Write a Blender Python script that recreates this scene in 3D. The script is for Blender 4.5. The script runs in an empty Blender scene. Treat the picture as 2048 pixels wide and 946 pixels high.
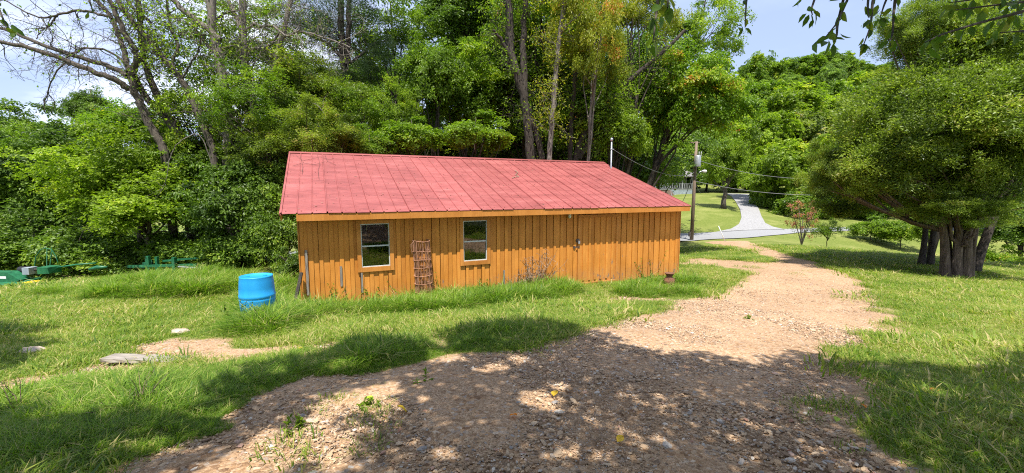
import bpy, math, random
import numpy as np
from mathutils import Vector, Matrix

C = bpy.context.scene.collection
R = math.radians
rng = np.random.default_rng(7)
random.seed(7)

# ------------------------------------------------------------------ camera, world, sun, exposure
EYE = 1.65
F = 850.0
PITCH = R(6.11)
cam = bpy.data.cameras.new("camera")
camo = bpy.data.objects.new("camera", cam)
C.objects.link(camo)
cam.sensor_width = 36.0
cam.lens = 36.0 * F / 2048.0
cam.clip_start = 0.05
cam.clip_end = 3000
camo.location = (0, 0, EYE)
camo.rotation_euler = (R(90) - PITCH, 0, 0)
sc = bpy.context.scene
sc.camera = camo
sc.render.resolution_x, sc.render.resolution_y = 1024, 473
sc.view_settings.view_transform = 'Standard'
sc.view_settings.look = 'None'
sc.view_settings.gamma = 1
sc.view_settings.exposure = 0.82
sc.cycles.use_denoising = False
sc.cycles.filter_width = 1.1
sc.cycles.max_bounces = 5
sc.cycles.diffuse_bounces = 3
sc.cycles.glossy_bounces = 2
sc.cycles.transmission_bounces = 3
sc.cycles.transparent_max_bounces = 6
sc.cycles.caustics_reflective = False
sc.cycles.caustics_refractive = False

SUN_EL = R(67)
sun_h = Vector((-0.08, -0.997, 0)).normalized()     # horizontal direction towards the sun
SUN_DIR = Vector((sun_h.x * math.cos(SUN_EL), sun_h.y * math.cos(SUN_EL), math.sin(SUN_EL)))

w = bpy.data.worlds.new("World")
sc.world = w
w.use_nodes = True
nt = w.node_tree
nt.nodes.clear()
out = nt.nodes.new('ShaderNodeOutputWorld')
bg = nt.nodes.new('ShaderNodeBackground')
sky = nt.nodes.new('ShaderNodeTexSky')
sky.sky_type = 'NISHITA'
sky.sun_disc = False
sky.sun_elevation = SUN_EL
sky.sun_rotation = math.atan2(SUN_DIR.x, SUN_DIR.y)
sky.dust_density = 1.0
sky.air_density = 1.0
sky.ozone_density = 2.0
bg.inputs['Strength'].default_value = 0.09
tc = nt.nodes.new('ShaderNodeTexCoord')
mp = nt.nodes.new('ShaderNodeMapping')
mp.inputs['Scale'].default_value = (1.0, 1.0, 2.6)
mp.inputs['Location'].default_value = (0.3, 0.1, 0.0)
nz = nt.nodes.new('ShaderNodeTexNoise')
nz.inputs['Scale'].default_value = 1.7
nz.inputs['Detail'].default_value = 7
nz.inputs['Roughness'].default_value = 0.55
nz.inputs['Distortion'].default_value = 0.4
rp = nt.nodes.new('ShaderNodeValToRGB')
rp.color_ramp.elements[0].position = 0.42
rp.color_ramp.elements[0].color = (0.55, 0.55, 0.55, 1)
rp.color_ramp.elements[1].position = 0.68
rp.color_ramp.elements[1].color = (0.95, 0.95, 0.95, 1)
mx = nt.nodes.new('ShaderNodeMixRGB')
mx.inputs['Color2'].default_value = (5.0, 6.0, 9.0, 1)
nt.links.new(tc.outputs['Generated'], mp.inputs['Vector'])
nt.links.new(mp.outputs['Vector'], nz.inputs['Vector'])
nt.links.new(nz.outputs['Fac'], rp.inputs['Fac'])
nt.links.new(rp.outputs['Color'], mx.inputs['Fac'])
nt.links.new(sky.outputs['Color'], mx.inputs['Color1'])
rp2 = nt.nodes.new('ShaderNodeValToRGB')
rp2.color_ramp.elements[0].position = 0.5
rp2.color_ramp.elements[1].position = 0.66
mx2 = nt.nodes.new('ShaderNodeMixRGB')
mx2.inputs['Color2'].default_value = (8.6, 9.1, 10.4, 1)
nt.links.new(nz.outputs['Fac'], rp2.inputs['Fac'])
nt.links.new(rp2.outputs['Color'], mx2.inputs['Fac'])
nt.links.new(mx.outputs['Color'], mx2.inputs['Color1'])
nt.links.new(mx2.outputs['Color'], bg.inputs['Color'])
nt.links.new(bg.outputs['Background'], out.inputs['Surface'])

sl = bpy.data.lights.new("sun", 'SUN')
sl.energy = 5.0
sl.angle = R(0.53)
sl.color = (1.0, 0.955, 0.88)
so = bpy.data.objects.new("sun", sl)
C.objects.link(so)
so.rotation_euler = SUN_DIR.to_track_quat('Z', 'Y').to_euler()

# ------------------------------------------------------------------ geometry of the view
cp, sp = math.cos(PITCH), math.sin(PITCH)


def at(px, py, Y):
    """world point at depth Y seen at photograph pixel (px, py)"""
    u = (px - 1024) / F
    v = (473 - py) / F
    dy = cp + v * sp
    dz = -sp + v * cp
    return Vector((u / dy * Y, Y, EYE + dz / dy * Y))


# ------------------------------------------------------------------ helpers
def tag(o, label=None, cat=None, group=None, kind=None):
    if label: o['label'] = label
    if cat: o['category'] = cat
    if group: o['group'] = group
    if kind: o['kind'] = kind
    return o


def empty(name, loc=(0, 0, 0), rz=0.0, label=None, cat=None, group=None):
    o = bpy.data.objects.new(name, None)
    o.empty_display_size = 0.2
    C.objects.link(o)
    o.location = loc
    o.rotation_euler = (0, 0, rz)
    tag(o, label, cat, group)
    return o


def np_mesh(name, V, Fc, mat=None, smooth=False):
    """V (n,3); Fc list of (m,k) int arrays with k = 3 or 4"""
    me = bpy.data.meshes.new(name)
    V = np.asarray(V, dtype=np.float32)
    if not isinstance(Fc, list): Fc = [Fc]
    Fc = [np.asarray(f, dtype=np.int32) for f in Fc if len(f)]
    me.vertices.add(len(V))
    me.vertices.foreach_set('co', V.ravel())
    loops = np.concatenate([f.ravel() for f in Fc])
    sizes = np.concatenate([np.full(len(f), f.shape[1], dtype=np.int32) for f in Fc])
    me.loops.add(len(loops))
    me.loops.foreach_set('vertex_index', loops)
    me.polygons.add(len(sizes))
    st = np.concatenate([[0], np.cumsum(sizes)[:-1]]).astype(np.int32)
    me.polygons.foreach_set('loop_start', st)
    me.polygons.foreach_set('loop_total', sizes)
    me.polygons.foreach_set('use_smooth', np.full(len(sizes), bool(smooth)))
    me.update(calc_edges=True)
    me.validate()
    if mat: me.materials.append(mat)
    return me


def link(name, me, parent=None, loc=None, mat=None):
    o = bpy.data.objects.new(name, me)
    C.objects.link(o)
    if parent: o.parent = parent
    if loc is not None: o.location = loc
    if mat:
        o.material_slots[0].link = 'OBJECT'
        o.material_slots[0].material = mat
    return o


class MB:
    """collects boxes, tubes and lathes into ONE mesh"""
    def __init__(s):
        s.V, s.Q, s.T, s.n = [], [], [], 0

    def add(s, V, Q=(), T=()):
        V = np.asarray(V, dtype=float)
        s.V.append(V)
        if len(Q): s.Q.append(np.asarray(Q, dtype=int) + s.n)
        if len(T): s.T.append(np.asarray(T, dtype=int) + s.n)
        s.n += len(V)
        return s

    def box(s, x0, x1, y0, y1, z0, z1, M=None, jit=0):
        V = np.array([(x, y, z) for x in (x0, x1) for y in (y0, y1) for z in (z0, z1)], dtype=float)
        if jit: V += rng.normal(0, jit, V.shape)
        if M is not None:
            V = np.array([list(M @ Vector(v)) for v in V])
        return s.add(V, [(0, 1, 3, 2), (4, 6, 7, 5), (0, 4, 5, 1), (2, 3, 7, 6), (0, 2, 6, 4), (1, 5, 7, 3)])

    def bar(s, a, b, w, h=None, up=Vector((0, 0, 1))):
        a, b = Vector(a), Vector(b)
        h = h or w
        d = (b - a)
        L = d.length
        d.normalize()
        if abs(d.dot(up)) > 0.98: up = Vector((0, 1, 0))
        r = d.cross(up).normalized()
        u = r.cross(d)
        M = Matrix((( r.x, d.x, u.x, a.x), (r.y, d.y, u.y, a.y), (r.z, d.z, u.z, a.z), (0, 0, 0, 1)))
        return s.box(-w / 2, w / 2, 0, L, -h / 2, h / 2, M)

    def tube(s, P, rad, sides=6, cap=True):
        P = np.asarray([list(p) for p in P], dtype=float)
        n = len(P)
        rad = np.full(n, rad) if np.isscalar(rad) else np.asarray(rad, dtype=float)
        T = np.gradient(P, axis=0)
        T /= np.linalg.norm(T, axis=1, keepdims=True) + 1e-9
        ref = np.array([0.0, 0, 1]) if abs(T[:, 2].mean()) < 0.8 else np.array([1.0, 0, 0])
        A = np.cross(T, ref)
        A /= np.linalg.norm(A, axis=1, keepdims=True) + 1e-9
        B = np.cross(A, T)
        an = np.arange(sides) * 2 * np.pi / sides
        V = P[:, None, :] + rad[:, None, None] * (np.cos(an)[None, :, None] * A[:, None, :] + np.sin(an)[None, :, None] * B[:, None, :])
        i = np.arange(n - 1)[:, None] * sides
        j = np.arange(sides)[None, :]
        jn = (j + 1) % sides
        Q = np.stack([i + j, i + jn, i + sides + jn, i + sides + j], axis=-1).reshape(-1, 4)
        V = V.reshape(-1, 3)
        T3 = []
        if cap:
            V = np.vstack([V, P[0], P[-1]])
            c0, c1 = n * sides, n * sides + 1
            for k in range(sides):
                T3.append((c0, (k + 1) % sides, k))
                T3.append((c1, (n - 1) * sides + k, (n - 1) * sides + (k + 1) % sides))
        return s.add(V, Q, T3)

    def lathe(s, prof, sides=24, c=(0, 0, 0)):
        """prof list of (r, z)"""
        an = np.arange(sides) * 2 * np.pi / sides
        V = np.array([(c[0] + r * math.cos(a), c[1] + r * math.sin(a), c[2] + z) for r, z in prof for a in an])
        n = len(prof)
        i = np.arange(n - 1)[:, None] * sides
        j = np.arange(sides)[None, :]
        jn = (j + 1) % sides
        Q = np.stack([i + j, i + jn, i + sides + jn, i + sides + j], axis=-1).reshape(-1, 4)
        return s.add(V, Q)

    def mesh(s, name, mat, smooth=False):
        V = np.vstack(s.V)
        fs = []
        if s.Q: fs.append(np.vstack(s.Q))
        if s.T: fs.append(np.vstack(s.T))
        return np_mesh(name, V, fs, mat, smooth)

    def build(s, name, mat, parent=None, smooth=False, loc=None):
        return link(name, s.mesh(name, mat, smooth), parent, loc)


# ------------------------------------------------------------------ materials
def new_mat(name):
    m = bpy.data.materials.new(name)
    m.use_nodes = True
    n = m.node_tree
    b = n.nodes['Principled BSDF']
    return m, n, b


def ramp(n, stops, fac):
    r = n.nodes.new('ShaderNodeValToRGB')
    el = r.color_ramp.elements
    while len(el) < len(stops): el.new(0.5)
    for e, (p, c) in zip(el, stops):
        e.position = p
        e.color = (*c, 1) if len(c) == 3 else c
    n.links.new(fac, r.inputs['Fac'])
    return r


def noise(n, scale, detail=5, rough=0.6, coord='Object', stretch=None):
    t = n.nodes.new('ShaderNodeTexCoord')
    z = n.nodes.new('ShaderNodeTexNoise')
    z.inputs['Scale'].default_value = scale
    z.inputs['Detail'].default_value = detail
    z.inputs['Roughness'].default_value = rough
    src = t.outputs[coord]
    if stretch:
        mpn = n.nodes.new('ShaderNodeMapping')
        mpn.inputs['Scale'].default_value = stretch
        n.links.new(src, mpn.inputs['Vector'])
        src = mpn.outputs['Vector']
    n.links.new(src, z.inputs['Vector'])
    return z


def mixc(n, fac, a, b, mode='MIX'):
    m = n.nodes.new('ShaderNodeMixRGB')
    m.blend_type = mode
    for s, v in ((m.inputs['Fac'], fac), (m.inputs['Color1'], a), (m.inputs['Color2'], b)):
        if hasattr(v, 'links') or hasattr(v, 'is_linked'):
            n.links.new(v, s)
        elif isinstance(v, (int, float)):
            s.default_value = v
        else:
            s.default_value = (*v, 1) if len(v) == 3 else v
    return m.outputs['Color']


def bump(n, b, h, strength=0.4, dist=0.02):
    bp = n.nodes.new('ShaderNodeBump')
    bp.inputs['Strength'].default_value = strength
    bp.inputs['Distance'].default_value = dist
    n.links.new(h, bp.inputs['Height'])
    n.links.new(bp.outputs['Normal'], b.inputs['Normal'])


def simple(name, stops, scale=8, rough=0.7, metal=0.0, stretch=None, bs=0.3, bd=0.01, detail=6, spec=0.4, var=0.0):
    m, n, b = new_mat(name)
    z = noise(n, scale, detail, 0.65, stretch=stretch)
    r = ramp(n, stops, z.outputs['Fac'])
    col = r.outputs['Color']
    if var:
        oi = n.nodes.new('ShaderNodeObjectInfo')
        rr = ramp(n, [(0, (1 - var,) * 3), (1, (1 + var * 0.3,) * 3)], oi.outputs['Random'])
        col = mixc(n, 1.0, col, rr.outputs['Color'], 'MULTIPLY')
    n.links.new(col, b.inputs['Base Color'])
    b.inputs['Roughness'].default_value = rough
    b.inputs['Metallic'].default_value = metal
    b.inputs['Specular IOR Level'].default_value = spec
    if bs: bump(n, b, z.outputs['Fac'], bs, bd)
    return m


def leaf_mat(name, cols, trans=0.35, rough=0.45, place=0):
    m, n, b = new_mat(name)
    a = n.nodes.new('ShaderNodeAttribute')
    a.attribute_name = 'tint'
    fac = a.outputs['Fac']
    if place:          # tufts in one spot share their hue: dry here, lush there
        ge = n.nodes.new('ShaderNodeNewGeometry')
        zn = n.nodes.new('ShaderNodeTexNoise')
        zn.inputs['Scale'].default_value = .55
        zn.inputs['Detail'].default_value = 6
        zn.inputs['Roughness'].default_value = .7
        n.links.new(ge.outputs['Position'], zn.inputs['Vector'])
        ma = n.nodes.new('ShaderNodeMath'); ma.operation = 'MULTIPLY_ADD'
        ma.inputs[1].default_value = place; ma.inputs[2].default_value = -.5 * place
        n.links.new(zn.outputs['Fac'], ma.inputs[0])
        mb_ = n.nodes.new('ShaderNodeMath'); mb_.operation = 'ADD'
        n.links.new(fac, mb_.inputs[0]); n.links.new(ma.outputs[0], mb_.inputs[1])
        fac = mb_.outputs[0]
    r = ramp(n, cols, fac)
    b.inputs['Roughness'].default_value = rough
    b.inputs['Specular IOR Level'].default_value = 0.35
    n.links.new(r.outputs['Color'], b.inputs['Base Color'])
    tr = n.nodes.new('ShaderNodeBsdfTranslucent')
    tcol = mixc(n, 1.0, r.outputs['Color'], (1.5, 1.7, 0.7), 'MULTIPLY')
    n.links.new(tcol, tr.inputs['Color'])
    ms = n.nodes.new('ShaderNodeMixShader')
    ms.inputs['Fac'].default_value = trans
    o = n.nodes['Material Output']
    n.links.new(b.outputs['BSDF'], ms.inputs[1])
    n.links.new(tr.outputs['BSDF'], ms.inputs[2])
    n.links.new(ms.outputs['Shader'], o.inputs['Surface'])
    return m


M = {}
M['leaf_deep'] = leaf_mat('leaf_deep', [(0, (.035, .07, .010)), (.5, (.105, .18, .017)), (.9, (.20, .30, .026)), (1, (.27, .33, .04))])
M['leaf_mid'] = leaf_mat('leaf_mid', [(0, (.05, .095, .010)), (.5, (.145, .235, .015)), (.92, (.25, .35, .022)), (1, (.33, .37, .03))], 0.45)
M['leaf_bright'] = leaf_mat('leaf_bright', [(0, (.07, .12, .010)), (.5, (.195, .28, .018)), (.92, (.32, .42, .028)), (1, (.40, .42, .04))], 0.46)
M['leaf_yellow'] = leaf_mat('leaf_yellow', [(0, (.12, .16, .014)), (.45, (.25, .29, .022)), (.85, (.40, .37, .035)), (.96, (.50, .38, .045)), (1, (.5, .2, .05))], 0.45)
M['leaf_turning'] = leaf_mat('leaf_turning', [(0, (.08, .15, .012)), (.5, (.17, .28, .016)), (.82, (.30, .38, .025)), (.95, (.46, .36, .04)), (1, (.48, .16, .05))], 0.45)
M['leaf_cedar'] = leaf_mat('leaf_cedar', [(0, (.045, .075, .012)), (.5, (.15, .215, .022)), (.9, (.29, .36, .038)), (1, (.33, .31, .07))], 0.40)
M['leaf_olive'] = leaf_mat('leaf_olive', [(0, (.06, .09, .015)), (.5, (.15, .21, .022)), (.9, (.27, .33, .03)), (1, (.32, .24, .08))], 0.4)
M['leaf_pine'] = leaf_mat('leaf_pine', [(0, (.02, .045, .014)), (.6, (.045, .085, .02)), (1, (.09, .13, .03))], 0.2)
M['leaf_big'] = leaf_mat('leaf_big', [(0, (.045, .095, .012)), (.6, (.09, .17, .018)), (1, (.25, .27, .03))], 0.5)
M['leaf_far'] = leaf_mat('leaf_far', [(0, (.08, .14, .03)), (.5, (.17, .26, .045)), (1, (.28, .38, .06))], 0.42)  # paler green, with distance haze worked into the leaf colour
M['flower'] = leaf_mat('flower', [(0, (.38, .12, .09)), (.6, (.52, .19, .14)), (1, (.6, .3, .2))], 0.3)
M['grass_blade'] = leaf_mat('grass_blade', [(0, (.055, .115, .010)), (.5, (.15, .265, .018)), (.85, (.29, .38, .04)), (1, (.50, .44, .18))], 0.42, .55, 1.0)
M['lawn_blade'] = leaf_mat('lawn_blade', [(0, (.06, .125, .012)), (.5, (.175, .27, .02)), (.8, (.30, .335, .05)), (1, (.48, .40, .18))], 0.42, .6, 1.6)
M['bark'] = simple('bark', [(.3, (.035, .028, .022)), (.6, (.11, .09, .07)), (.8, (.21, .18, .15))], 5, .95, stretch=(3, 3, .6), bs=1.0, bd=.05)
M['bark_dark'] = simple('bark_dark', [(.3, (.022, .018, .015)), (.65, (.075, .06, .048)), (.85, (.14, .12, .09))], 5, .95, stretch=(3, 3, .6), bs=1.0, bd=.05)
M['bark_pale'] = simple('bark_pale', [(.3, (.07, .058, .046)), (.6, (.21, .18, .15)), (.8, (.36, .33, .28))], 4, .95, stretch=(3, 3, .6), bs=.9, bd=.04)
M['bark_cedar'] = simple('bark_cedar', [(.3, (.04, .028, .021)), (.55, (.13, .092, .068)), (.8, (.30, .24, .19))], 4, .95, stretch=(5, 5, .5), bs=1.0, bd=.06)
M['dead_wood'] = simple('dead_wood', [(.3, (.16, .11, .07)), (.7, (.36, .27, .19))], 8, .95, stretch=(2, 2, .6), bs=.5)
M['old_wood'] = simple('old_wood', [(.3, (.12, .10, .085)), (.5, (.28, .245, .205)), (.75, (.42, .375, .32))], 4, .9, stretch=(1, 12, 12), bs=.7, bd=.01)
M['grey_batten'] = simple('grey_batten', [(.35, (.10, .085, .07)), (.55, (.27, .235, .20)), (.75, (.40, .36, .31))], 5, .9, stretch=(12, 12, 1), bs=.7, bd=.01)
M['shaded_porch_paint'] = simple('shaded_porch_paint', [(.3, (.24, .25, .25)), (.7, (.38, .39, .38))], 3, .7, bs=.1)  # white porch paint greyed, the shade is put into its colour
M['shade_wall'] = simple('shade_wall', [(.3, (.13, .125, .10)), (.7, (.20, .19, .15))], 3, .8, bs=.1)  # house wall tone darkened to stand for the shade under the porch
M['rust'] = simple('rust', [(.3, (.08, .035, .02)), (.6, (.22, .10, .055)), (.8, (.32, .17, .10))], 14, .85, metal=.2)
M['wire_rust'] = simple('wire_rust', [(.3, (.16, .07, .04)), (.7, (.42, .22, .13))], 9, .85, metal=.1)
M['rock'] = simple('rock', [(.3, (.26, .2, .15)), (.7, (.55, .45, .36))], 9, .9, bs=.6)
M['galv'] = simple('galv', [(.3, (.30, .32, .34)), (.7, (.48, .5, .53))], 7, .45, metal=.5, bs=.1)
M['white_alu'] = simple('white_alu', [(.3, (.42, .44, .42)), (.7, (.62, .63, .6))], 12, .45, bs=.05)
M['white_paint'] = simple('white_paint', [(.3, (.62, .62, .6)), (.7, (.8, .8, .78))], 5, .6, bs=.1)
M['pole_wood'] = simple('pole_wood', [(.3, (.12, .085, .06)), (.7, (.27, .20, .15))], 3, .9, stretch=(3, 3, .3), bs=.5)
M['cable'] = simple('cable', [(0, (.15, .15, .16)), (1, (.24, .24, .25))], 3, .6, bs=0)
M['black'] = simple('black', [(0, (.012, .012, .014)), (1, (.03, .03, .032))], 6, .5, bs=.05)
M['green_paint'] = simple('green_paint', [(.3, (.008, .07, .032)), (.6, (.02, .15, .065)), (.8, (.08, .22, .12))], 6, .45, bs=.1)
M['yellow_paint'] = simple('yellow_paint', [(.3, (.6, .38, .02)), (.6, (.8, .55, .03)), (.75, (.2, .15, .03))], 11, .5, bs=.05)
M['iron'] = simple('iron', [(.3, (.05, .045, .04)), (.7, (.14, .12, .11))], 9, .6, metal=.5, bs=.2)
M['grey_paint'] = simple('grey_paint', [(.3, (.20, .24, .27)), (.6, (.30, .35, .38)), (.7, (.5, .55, .58))], 3, .8, bs=.1)
M['beige'] = simple('beige', [(.3, (.4, .38, .3)), (.7, (.52, .49, .4))], 3, .8, bs=.1)
M['shingle'] = simple('shingle', [(.3, (.12, .11, .11)), (.7, (.24, .22, .22))], 9, .9, bs=.2)
M['yellow_leaf'] = leaf_mat('yellow_leaf', [(0, (.75, .5, .04)), (1, (.8, .55, .05))], .3)
M['orange_leaf'] = leaf_mat('orange_leaf', [(0, (.85, .27, .02)), (1, (.85, .27, .02))], .3)
M['green_leaf'] = leaf_mat('green_leaf', [(0, (.35, .5, .03)), (1, (.4, .5, .03))], .3)


def mat_orange(name, light=1.0, bare=0.16):
    m, n, b = new_mat(name)
    z1 = noise(n, 2.2, 4, .6, stretch=(1, 1, .5))
    z2 = noise(n, 26, 6, .7, stretch=(1, 1, .12))
    base = ramp(n, [(.3, (.53 * light, .208 * light, .030)), (.7, (.68 * light, .292 * light, .056))], z1.outputs['Fac'])
    grain = ramp(n, [(.3, (.74, .7, .64)), (.6, (1.04, 1.03, 1.0))], z2.outputs['Fac'])
    col = mixc(n, .6, base.outputs['Color'], grain.outputs['Color'], 'MULTIPLY')
    oi = n.nodes.new('ShaderNodeObjectInfo')
    rr = ramp(n, [(0, (.84, .8, .78)), (1, (1.08, 1.07, 1.05))], oi.outputs['Random'])
    col = mixc(n, 1.0, col, rr.outputs['Color'], 'MULTIPLY')
    # flaked paint: small spots of bare grey wood, more of them low down
    z3 = noise(n, 9, 8, .75, stretch=(1, 1, .35))
    t = n.nodes.new('ShaderNodeTexCoord')
    sx = n.nodes.new('ShaderNodeSeparateXYZ')
    n.links.new(t.outputs['Object'], sx.inputs[0])
    mr = n.nodes.new('ShaderNodeMapRange')
    mr.inputs['From Min'].default_value = 0.0
    mr.inputs['From Max'].default_value = 1.3
    mr.inputs['To Min'].default_value = bare
    mr.inputs['To Max'].default_value = 0.0
    n.links.new(sx.outputs['Z'], mr.inputs['Value'])
    ad = n.nodes.new('ShaderNodeMath')
    ad.operation = 'ADD'
    n.links.new(z3.outputs['Fac'], ad.inputs[0])
    n.links.new(mr.outputs['Result'], ad.inputs[1])
    fl = ramp(n, [(.70, (0, 0, 0)), (.74, (1, 1, 1))], ad.outputs[0])
    col = mixc(n, fl.outputs['Color'], col, (.19, .15, .12))
    mr2 = n.nodes.new('ShaderNodeMapRange')
    mr2.inputs['From Min'].default_value = 0.0; mr2.inputs['From Max'].default_value = .55
    mr2.inputs['To Min'].default_value = .62; mr2.inputs['To Max'].default_value = 0.0
    n.links.new(sx.outputs['Z'], mr2.inputs['Value'])
    z5 = noise(n, 3.5, 7, .75)
    mu = n.nodes.new('ShaderNodeMath'); mu.operation = 'MULTIPLY'
    n.links.new(mr2.outputs['Result'], mu.inputs[0]); n.links.new(z5.outputs['Fac'], mu.inputs[1])
    col = mixc(n, mu.outputs[0], col, (.34, .21, .11))
    z6 = noise(n, 22, 2, .5)
    kn = ramp(n, [(.20, (.5, .4, .34)), (.25, (1, 1, 1))], z6.outputs['Fac'])
    col = mixc(n, .8, col, kn.outputs['Color'], 'MULTIPLY')
    n.links.new(col, b.inputs['Base Color'])
    b.inputs['Roughness'].default_value = .62
    b.inputs['Specular IOR Level'].default_value = .3
    bump(n, b, z2.outputs['Fac'], .35, .006)
    return m


M['orange'] = mat_orange('orange_board')
M['orange_trim'] = mat_orange('orange_trim', .86, 0.05)  # same orange toned darker, to carry the shade on the fascia


def mat_roof():
    m, n, b = new_mat('red_roof')
    # blotchy weathering in bands that run across the ribs
    z1 = noise(n, 1.1, 6, .65, stretch=(.8, 2.6, 2.6))
    z2 = noise(n, 7, 6, .7, stretch=(.5, 2.5, 1))
    r = ramp(n, [(.28, (.22, .060, .054)), (.45, (.30, .080, .072)), (.6, (.345, .10, .09)), (.8, (.39, .14, .125))], z1.outputs['Fac'])
    g = ramp(n, [(.3, (.62, .6, .6)), (.55, (1, 1, 1)), (.8, (1.07, 1.12, 1.12))], z2.outputs['Fac'])
    col = mixc(n, .75, r.outputs['Color'], g.outputs['Color'], 'MULTIPLY')
    # purlin rows
    t = n.nodes.new('ShaderNodeTexCoord')
    wv = n.nodes.new('ShaderNodeTexWave')
    wv.bands_direction = 'Y'
    wv.inputs['Scale'].default_value = .52
    wv.inputs['Distortion'].default_value = 3.5
    wv.inputs['Detail'].default_value = 3
    wv.inputs['Detail Scale'].default_value = 1.5
    n.links.new(t.outputs['Object'], wv.inputs['Vector'])
    wr = ramp(n, [(0, (.88, .85, .85)), (.35, (1, 1, 1)), (1, (1.03, 1.03, 1.03))], wv.outputs['Fac'])
    col = mixc(n, .4, col, wr.outputs['Color'], 'MULTIPLY')
    oi = n.nodes.new('ShaderNodeObjectInfo')
    rr = ramp(n, [(0, (.9, .88, .88)), (1, (1.06, 1.06, 1.06))], oi.outputs['Random'])
    col = mixc(n, 1.0, col, rr.outputs['Color'], 'MULTIPLY')
    n.links.new(col, b.inputs['Base Color'])
    b.inputs['Roughness'].default_value = .5
    b.inputs['Specular IOR Level'].default_value = .4
    bump(n, b, z1.outputs['Fac'], .25, .03)
    return m


M['roof'] = mat_roof()


def mat_blue():
    m, n, b = new_mat('blue_plastic')
    z = noise(n, 5, 5, .6, stretch=(1, 1, .4))
    r = ramp(n, [(.3, (.008, .25, .58)), (.7, (.014, .32, .70))], z.outputs['Fac'])
    n.links.new(r.outputs['Color'], b.inputs['Base Color'])
    b.inputs['Roughness'].default_value = .5
    b.inputs['Subsurface Weight'].default_value = 0.0
    return m


M['blue'] = mat_blue()


def mat_glass():
    m, n, b = new_mat('window_glass')
    tr = n.nodes.new('ShaderNodeBsdfTransparent')
    z = noise(n, 3, 4)
    r = ramp(n, [(.3, (.55, .56, .5)), (.7, (.75, .75, .7))], z.outputs['Fac'])
    n.links.new(r.outputs['Color'], tr.inputs['Color'])
    g = n.nodes.new('ShaderNodeBsdfGlossy')
    g.inputs['Roughness'].default_value = .03
    lw = n.nodes.new('ShaderNodeLayerWeight')
    lw.inputs['Blend'].default_value = .5
    ms = n.nodes.new('ShaderNodeMixShader')
    n.links.new(lw.outputs['Fresnel'], ms.inputs['Fac'])
    n.links.new(tr.outputs[0], ms.inputs[1])
    n.links.new(g.outputs[0], ms.inputs[2])
    n.links.new(ms.outputs[0], n.nodes['Material Output'].inputs['Surface'])
    return m


M['glass'] = mat_glass()


def mat_ground():
    """one shader for soil under grass and for the gravel; the mask is where each lies"""
    m, n, b = new_mat('ground_cover')
    a = n.nodes.new('ShaderNodeAttribute')
    a.attribute_name = 'gravel'
    zb = noise(n, 1.6, 8, .7)
    zm = noise(n, 12, 5, .7)
    ad = n.nodes.new('ShaderNodeMath'); ad.operation = 'MULTIPLY_ADD'
    ad.inputs[1].default_value = .7; ad.inputs[2].default_value = -.35
    n.links.new(zb.outputs['Fac'], ad.inputs[0])
    ad2 = n.nodes.new('ShaderNodeMath'); ad2.operation = 'ADD'
    n.links.new(a.outputs['Fac'], ad2.inputs[0])
    n.links.new(ad.outputs[0], ad2.inputs[1])
    ad3 = n.nodes.new('ShaderNodeMath'); ad3.operation = 'MULTIPLY_ADD'
    ad3.inputs[1].default_value = .5
    n.links.new(zm.outputs['Fac'], ad3.inputs[0])
    n.links.new(ad2.outputs[0], ad3.inputs[2])
    mask = ramp(n, [(.62, (0, 0, 0)), (.82, (1, 1, 1))], ad3.outputs[0])
    # gravel: crushed stone cells of many colours
    t = n.nodes.new('ShaderNodeTexCoord')
    v = n.nodes.new('ShaderNodeTexVoronoi')
    v.inputs['Scale'].default_value = 34
    n.links.new(t.outputs['Object'], v.inputs['Vector'])
    v2 = n.nodes.new('ShaderNodeTexVoronoi')
    v2.inputs['Scale'].default_value = 75
    n.links.new(t.outputs['Object'], v2.inputs['Vector'])
    sr = n.nodes.new('ShaderNodeSeparateColor')
    n.links.new(v.outputs['Color'], sr.inputs[0])
    stone = ramp(n, [(0, (.15, .085, .048)), (.25, (.29, .175, .095)), (.5, (.39, .245, .135)), (.75, (.48, .325, .195)), (.92, (.29, .24, .20)), (1, (.6, .47, .34))], sr.outputs[0])
    sr2 = n.nodes.new('ShaderNodeSeparateColor')
    n.links.new(v2.outputs['Color'], sr2.inputs[0])
    fine = ramp(n, [(0, (.24, .15, .085)), (.5, (.40, .265, .16)), (1, (.55, .395, .26))], sr2.outputs[1])
    zz = noise(n, 5, 6, .7)
    fm = ramp(n, [(.42, (0, 0, 0)), (.6, (1, 1, 1))], zz.outputs['Fac'])
    grav = mixc(n, fm.outputs['Color'], stone.outputs['Color'], fine.outputs['Color'])
    big = noise(n, .6, 5, .6)
    bgc = ramp(n, [(.35, (.88, .86, .84)), (.65, (1.08, 1.06, 1.04))], big.outputs['Fac'])
    grav = mixc(n, 1.0, grav, bgc.outputs['Color'], 'MULTIPLY')
    # soil and lawn seen between blades
    zs = noise(n, 9, 8, .75)
    zl = noise(n, .35, 5, .65)
    lawn = ramp(n, [(.25, (.055, .08, .014)), (.5, (.13, .165, .03)), (.75, (.25, .25, .07))], zs.outputs['Fac'])
    dry = ramp(n, [(.45, (0, 0, 0)), (.7, (.6, .6, .6))], zl.outputs['Fac'])
    lawnc = mixc(n, dry.outputs['Color'], lawn.outputs['Color'], (.30, .29, .10))
    col = mixc(n, mask.outputs['Color'], lawnc, grav)
    n.links.new(col, b.inputs['Base Color'])
    b.inputs['Roughness'].default_value = .95
    b.inputs['Specular IOR Level'].default_value = .15
    hh = mixc(n, .5, v.outputs['Distance'], v2.outputs['Distance'])
    iv = n.nodes.new('ShaderNodeInvert')
    n.links.new(hh, iv.inputs['Color'])
    hz = mixc(n, .4, iv.outputs['Color'], zz.outputs['Fac'])
    bump(n, b, hz, .9, .018)
    return m


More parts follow.
